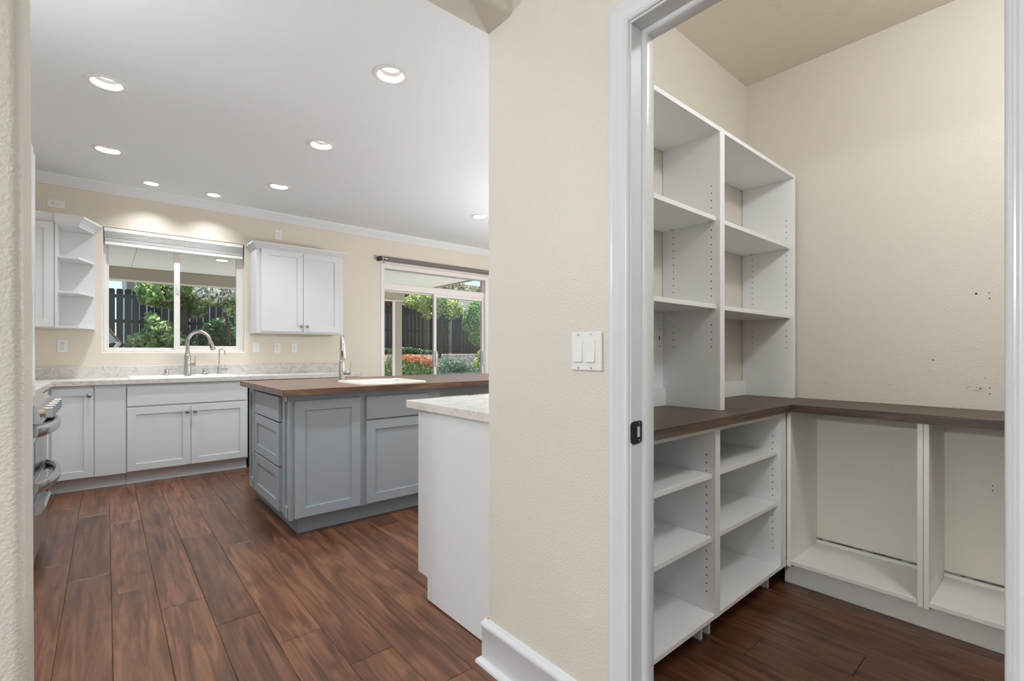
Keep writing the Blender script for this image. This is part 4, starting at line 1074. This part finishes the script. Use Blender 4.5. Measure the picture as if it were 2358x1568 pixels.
def plant(name, label, cat, loc, parts, trunks=(), group=None):
    t = thing(name, label, cat, loc, group)
    for nm, m, blobs, n, size in parts: leafobj(nm, leaves(blobs, n, size), m, t)
    for pts, rs in trunks: MB().tube(pts, rs, 8).build('trunk', 'bark', t, True)
    return t
# tree in front of the fence, right pane of the sink window
plant('garden_tree', 'leafy green tree before the fence seen through the sink window', 'tree', (1.5, 14.5, .75),
      [('foliage', 'lf_bright', [(1.05, 14.4, 2.75, .55, .5, .40, 2), (1.7, 14.5, 2.95, .6, .6, .5, 3), (.80, 14.3, 2.45, .25, .3, .18, .6), (2.3, 14.6, 2.9, .6, .5, .45, 2)], 2300, .08),
       ('foliage', 'lf_mid', [(1.3, 14.7, 2.6, .6, .4, .40, 2), (1.7, 14.7, 2.35, .35, .3, .35, 1.5)], 1000, .075)],
      [([(1.62, 14.5, .7), (1.55, 14.5, 1.5), (1.48, 14.5, 2.1), (1.55, 14.5, 2.8)], [.15, .11, .08, .03]), ([(1.5, 14.5, 2.0), (1.15, 14.4, 2.5), (.95, 14.3, 2.8)], [.06, .04, .02]), ([(1.5, 14.5, 2.0), (1.95, 14.5, 2.6)], [.06, .02])])
plant('flowering_shrub', 'shrub with white blossom before the fence at the right of the sink window', 'shrub', (2.33, 13.3, .5),
      [('foliage', 'lf_bright', [(1.95, 13.3, 2.55, .40, .35, .30, 2), (2.42, 13.3, 2.62, .43, .35, .36, 3), (2.38, 13.2, 2.2, .24, .3, .2, 1)], 2300, .062),
       ('blossom', 'blossom', [(1.9, 13.2, 2.57, .38, .35, .27, 2), (2.33, 13.2, 2.64, .38, .35, .33, 2)], 1100, .05)],
      [([(2.33, 13.4, .5), (2.28, 13.4, 1.6), (2.2, 13.3, 2.4)], [.05, .04, .02])])
plant('rose_bush', 'bright green bush low in the left pane of the sink window', 'shrub', (.83, 13.75, .45),
      [('foliage', 'lf_bright', [(.62, 13.75, 1.36, .30, .3, .26, 2), (.95, 13.75, 1.58, .36, .3, .34, 2), (1.22, 13.75, 1.42, .28, .3, .24, 1.4), (.83, 13.75, 1.20, .45, .3, .2, 1.2), (.80, 13.75, 1.95, .15, .2, .13, .3)], 1100, .075)],
      [([(.83, 13.75, .5), (.8, 13.75, 1.0), (.92, 13.75, 1.7)], [.03, .02, .01])])
plant('dark_shrub', 'dark green shrub against the fence in the right pane of the sink window', 'shrub', (2.35, 15.2, .9),
      [('foliage', 'lf_dark', [(2.35, 15.2, 1.55, .50, .35, .5, 3), (2.75, 15.2, 1.35, .4, .3, .35, 2), (2.05, 15.2, 1.3, .35, .3, .3, 1), (2.4, 15.2, 1.9, .28, .3, .22, .6)], 5200, .045)])
plant('ground_juniper', 'low blue-green juniper at the foot of the fence below the sink window', 'shrub', (2.0, 13.0, .4),
      [('foliage', 'lf_blue', [(1.6, 13.0, 1.06, .5, .3, .13, 1), (2.1, 13.0, 1.10, .5, .3, .14, 1), (1.1, 13.0, .95, .4, .3, .12, .6)], 3600, .035)])
# right side, sliding door
plant('burgundy_tree', 'burgundy-leaved tree behind the fence', 'tree', (9.6, 18.2, 1.0),
      [('foliage', 'lf_burg', [(8.7, 18.0, 3.15, .7, .5, .4, 2), (9.6, 18.2, 3.3, .9, .5, .5, 3), (10.3, 18.2, 3.4, .8, .5, .5, 2), (7.6, 18.0, 3.1, .5, .5, .3, 1)], 2600, .08)],
      [([(9.5, 18.2, 1), (9.5, 18.2, 3.2)], [.1, .05])])
plant('yellow_green_tree', 'yellow-green tree with a leaning trunk before the fence seen through the sliding door', 'tree', (9.3, 14.9, .95),
      [('foliage', 'lf_yellow', [(8.45, 14.8, 2.95, .55, .4, .38, 3), (8.85, 14.8, 2.55, .35, .4, .25, 1), (9.1, 14.8, 3.05, .38, .38, .35, 2), (9.75, 14.8, 2.75, .42, .38, .38, 2), (8.0, 14.8, 2.9, .3, .4, .2, 1)], 1700, .08)],
      [([(9.25, 14.9, .95), (9.35, 14.9, 1.9), (9.75, 14.9, 2.45), (9.95, 14.9, 2.9)], [.06, .05, .035, .015]), ([(9.4, 14.9, 2.0), (9.0, 14.9, 2.5), (8.7, 14.9, 2.9)], [.04, .025, .012])])
plant('columnar_tree', 'glossy bright green columnar tree at the right of the sliding door', 'tree', (10.1, 13.9, .7),
      [('foliage', 'lf_bright', [(10.12, 13.9, 2.53, .40, .3, .55, 2), (9.88, 13.9, 2.23, .26, .3, .45, 1.5), (10.2, 13.9, 1.75, .28, .3, .4, 1.4)], 2300, .062)],
      [([(10.22, 13.9, .7), (10.22, 13.9, 2.0)], [.05, .03])])
plant('dwarf_conifer', 'pale yellow-green conifer at the lower right of the sliding door', 'shrub', (9.6, 12.6, .2),
      [('foliage', 'lf_yellow', [(9.55, 12.6, .75, .42, .4, .30, 2), (9.6, 12.6, 1.05, .30, .3, .28, 1.6), (9.68, 12.6, 1.40, .17, .2, .25, .8)], 3600, .035)])
plant('red_tip_hedge', 'rounded hedge with orange-red tips beside the patio post', 'shrub', (5.9, 10.9, -.1),
      [('foliage', 'lf_mid', [(5.55, 10.9, .72, .42, .35, .28, 2), (6.05, 10.9, .66, .45, .35, .28, 2), (6.4, 10.9, .58, .36, .35, .26, 1.6), (5.1, 10.95, .70, .28, .3, .24, 1)], 5200, .03),
       ('red_tips', 'lf_orange', [(5.85, 10.85, 1.00, .28, .25, .11, 1.4), (6.2, 10.85, .95, .25, .25, .13, 1.4), (6.48, 10.85, .86, .20, .25, .13, 1.2), (5.55, 10.85, .98, .2, .2, .05, .4)], 2200, .028)])
plant('spreading_juniper', 'wide blue-green juniper below the gravel bank', 'shrub', (7.9, 12.2, .1),
      [('foliage', 'lf_blue', [(7.4, 12.2, .62, .5, .4, .22, 1.5), (8.0, 12.3, .74, .6, .4, .24, 2), (8.5, 12.3, .60, .5, .4, .20, 1.4), (7.7, 12.2, .35, .8, .4, .25, 2)], 8000, .030)])
plant('creeping_groundcover', 'dark blue-green groundcover along the foot of the fence', 'shrub', (8.3, 15.6, 1.0),
      [('foliage', 'lf_dark', [(7.5, 15.95, 1.20, .7, .25, .12, 1), (8.4, 15.95, 1.22, .7, .25, .14, 1), (9.2, 15.95, 1.15, .6, .25, .10, 1)], 4200, .04)])
sp2 = thing('spiky_plant', 'small plant with upright strap leaves at the left edge of the sliding door', 'plant', (5.0, 10.35, -.1))
bl = MB()
for i in range(16):
    a = random.uniform(0, 2*PI); L_ = random.uniform(.25, .5); bx_, by_ = 5.0+random.uniform(-.05, .05), 10.35+random.uniform(-.05, .05)
    bl.tube([(bx_, by_, .75), (bx_+.07*math.cos(a), by_+.07*math.sin(a), .75+L_*.6), (bx_+.2*math.cos(a), by_+.2*math.sin(a), .75+L_)], [.011, .009, .002], 4)
bl.build('strap_leaves', 'lf_mid', sp2)
plant('tall_far_tree', 'thin-leaved tall tree against the sky above the neighbour roof', 'tree', (17.0, 22.6, 1),
      [('foliage', 'lf_far', [(13.9, 22.6, 4.75, .8, .6, .35, 1), (14.8, 22.6, 4.9, .9, .6, .6, 1.3), (16.6, 22.6, 4.7, .8, .6, .35, .9), (15.6, 22.6, 4.6, 1.2, .6, .3, .8)], 900, .10)],
      [([(15.2, 22.6, 1), (15.2, 22.6, 3.5), (14.8, 22.6, 5.2)], [.12, .08, .02])])
# gravel bank stones
st = MB()
for i in range(1500):
    y = random.uniform(12.7, 15.6); x = y*random.uniform(.60, .76); z = ground_z(y); s = random.uniform(.02, .06)
    a = random.uniform(0, PI); c, q = math.cos(a)*s, math.sin(a)*s
    top = (x+random.uniform(-.3, .3)*s, y, z+s*random.uniform(.5, .9)); k = [(x+c, y+q, z), (x-q*.8, y+c*.8, z), (x-c, y-q, z), (x+q*.8, y-c*.8, z)]
    k2 = [(px*.35+top[0]*.65, py*.35+top[1]*.65+0, top[2]) if False else ((px+top[0])/2, (py+top[1])/2, top[2]) for px, py, pz in k]
    st._add(k+k2, [(0, 1, 5, 4), (1, 2, 6, 5), (2, 3, 7, 6), (3, 0, 4, 7), (4, 5, 6, 7)])
gs = st.build('gravel_stones', 'rock'); tag(gs, 'grey stones covering the bank before the fence', 'stones', kind='stuff')
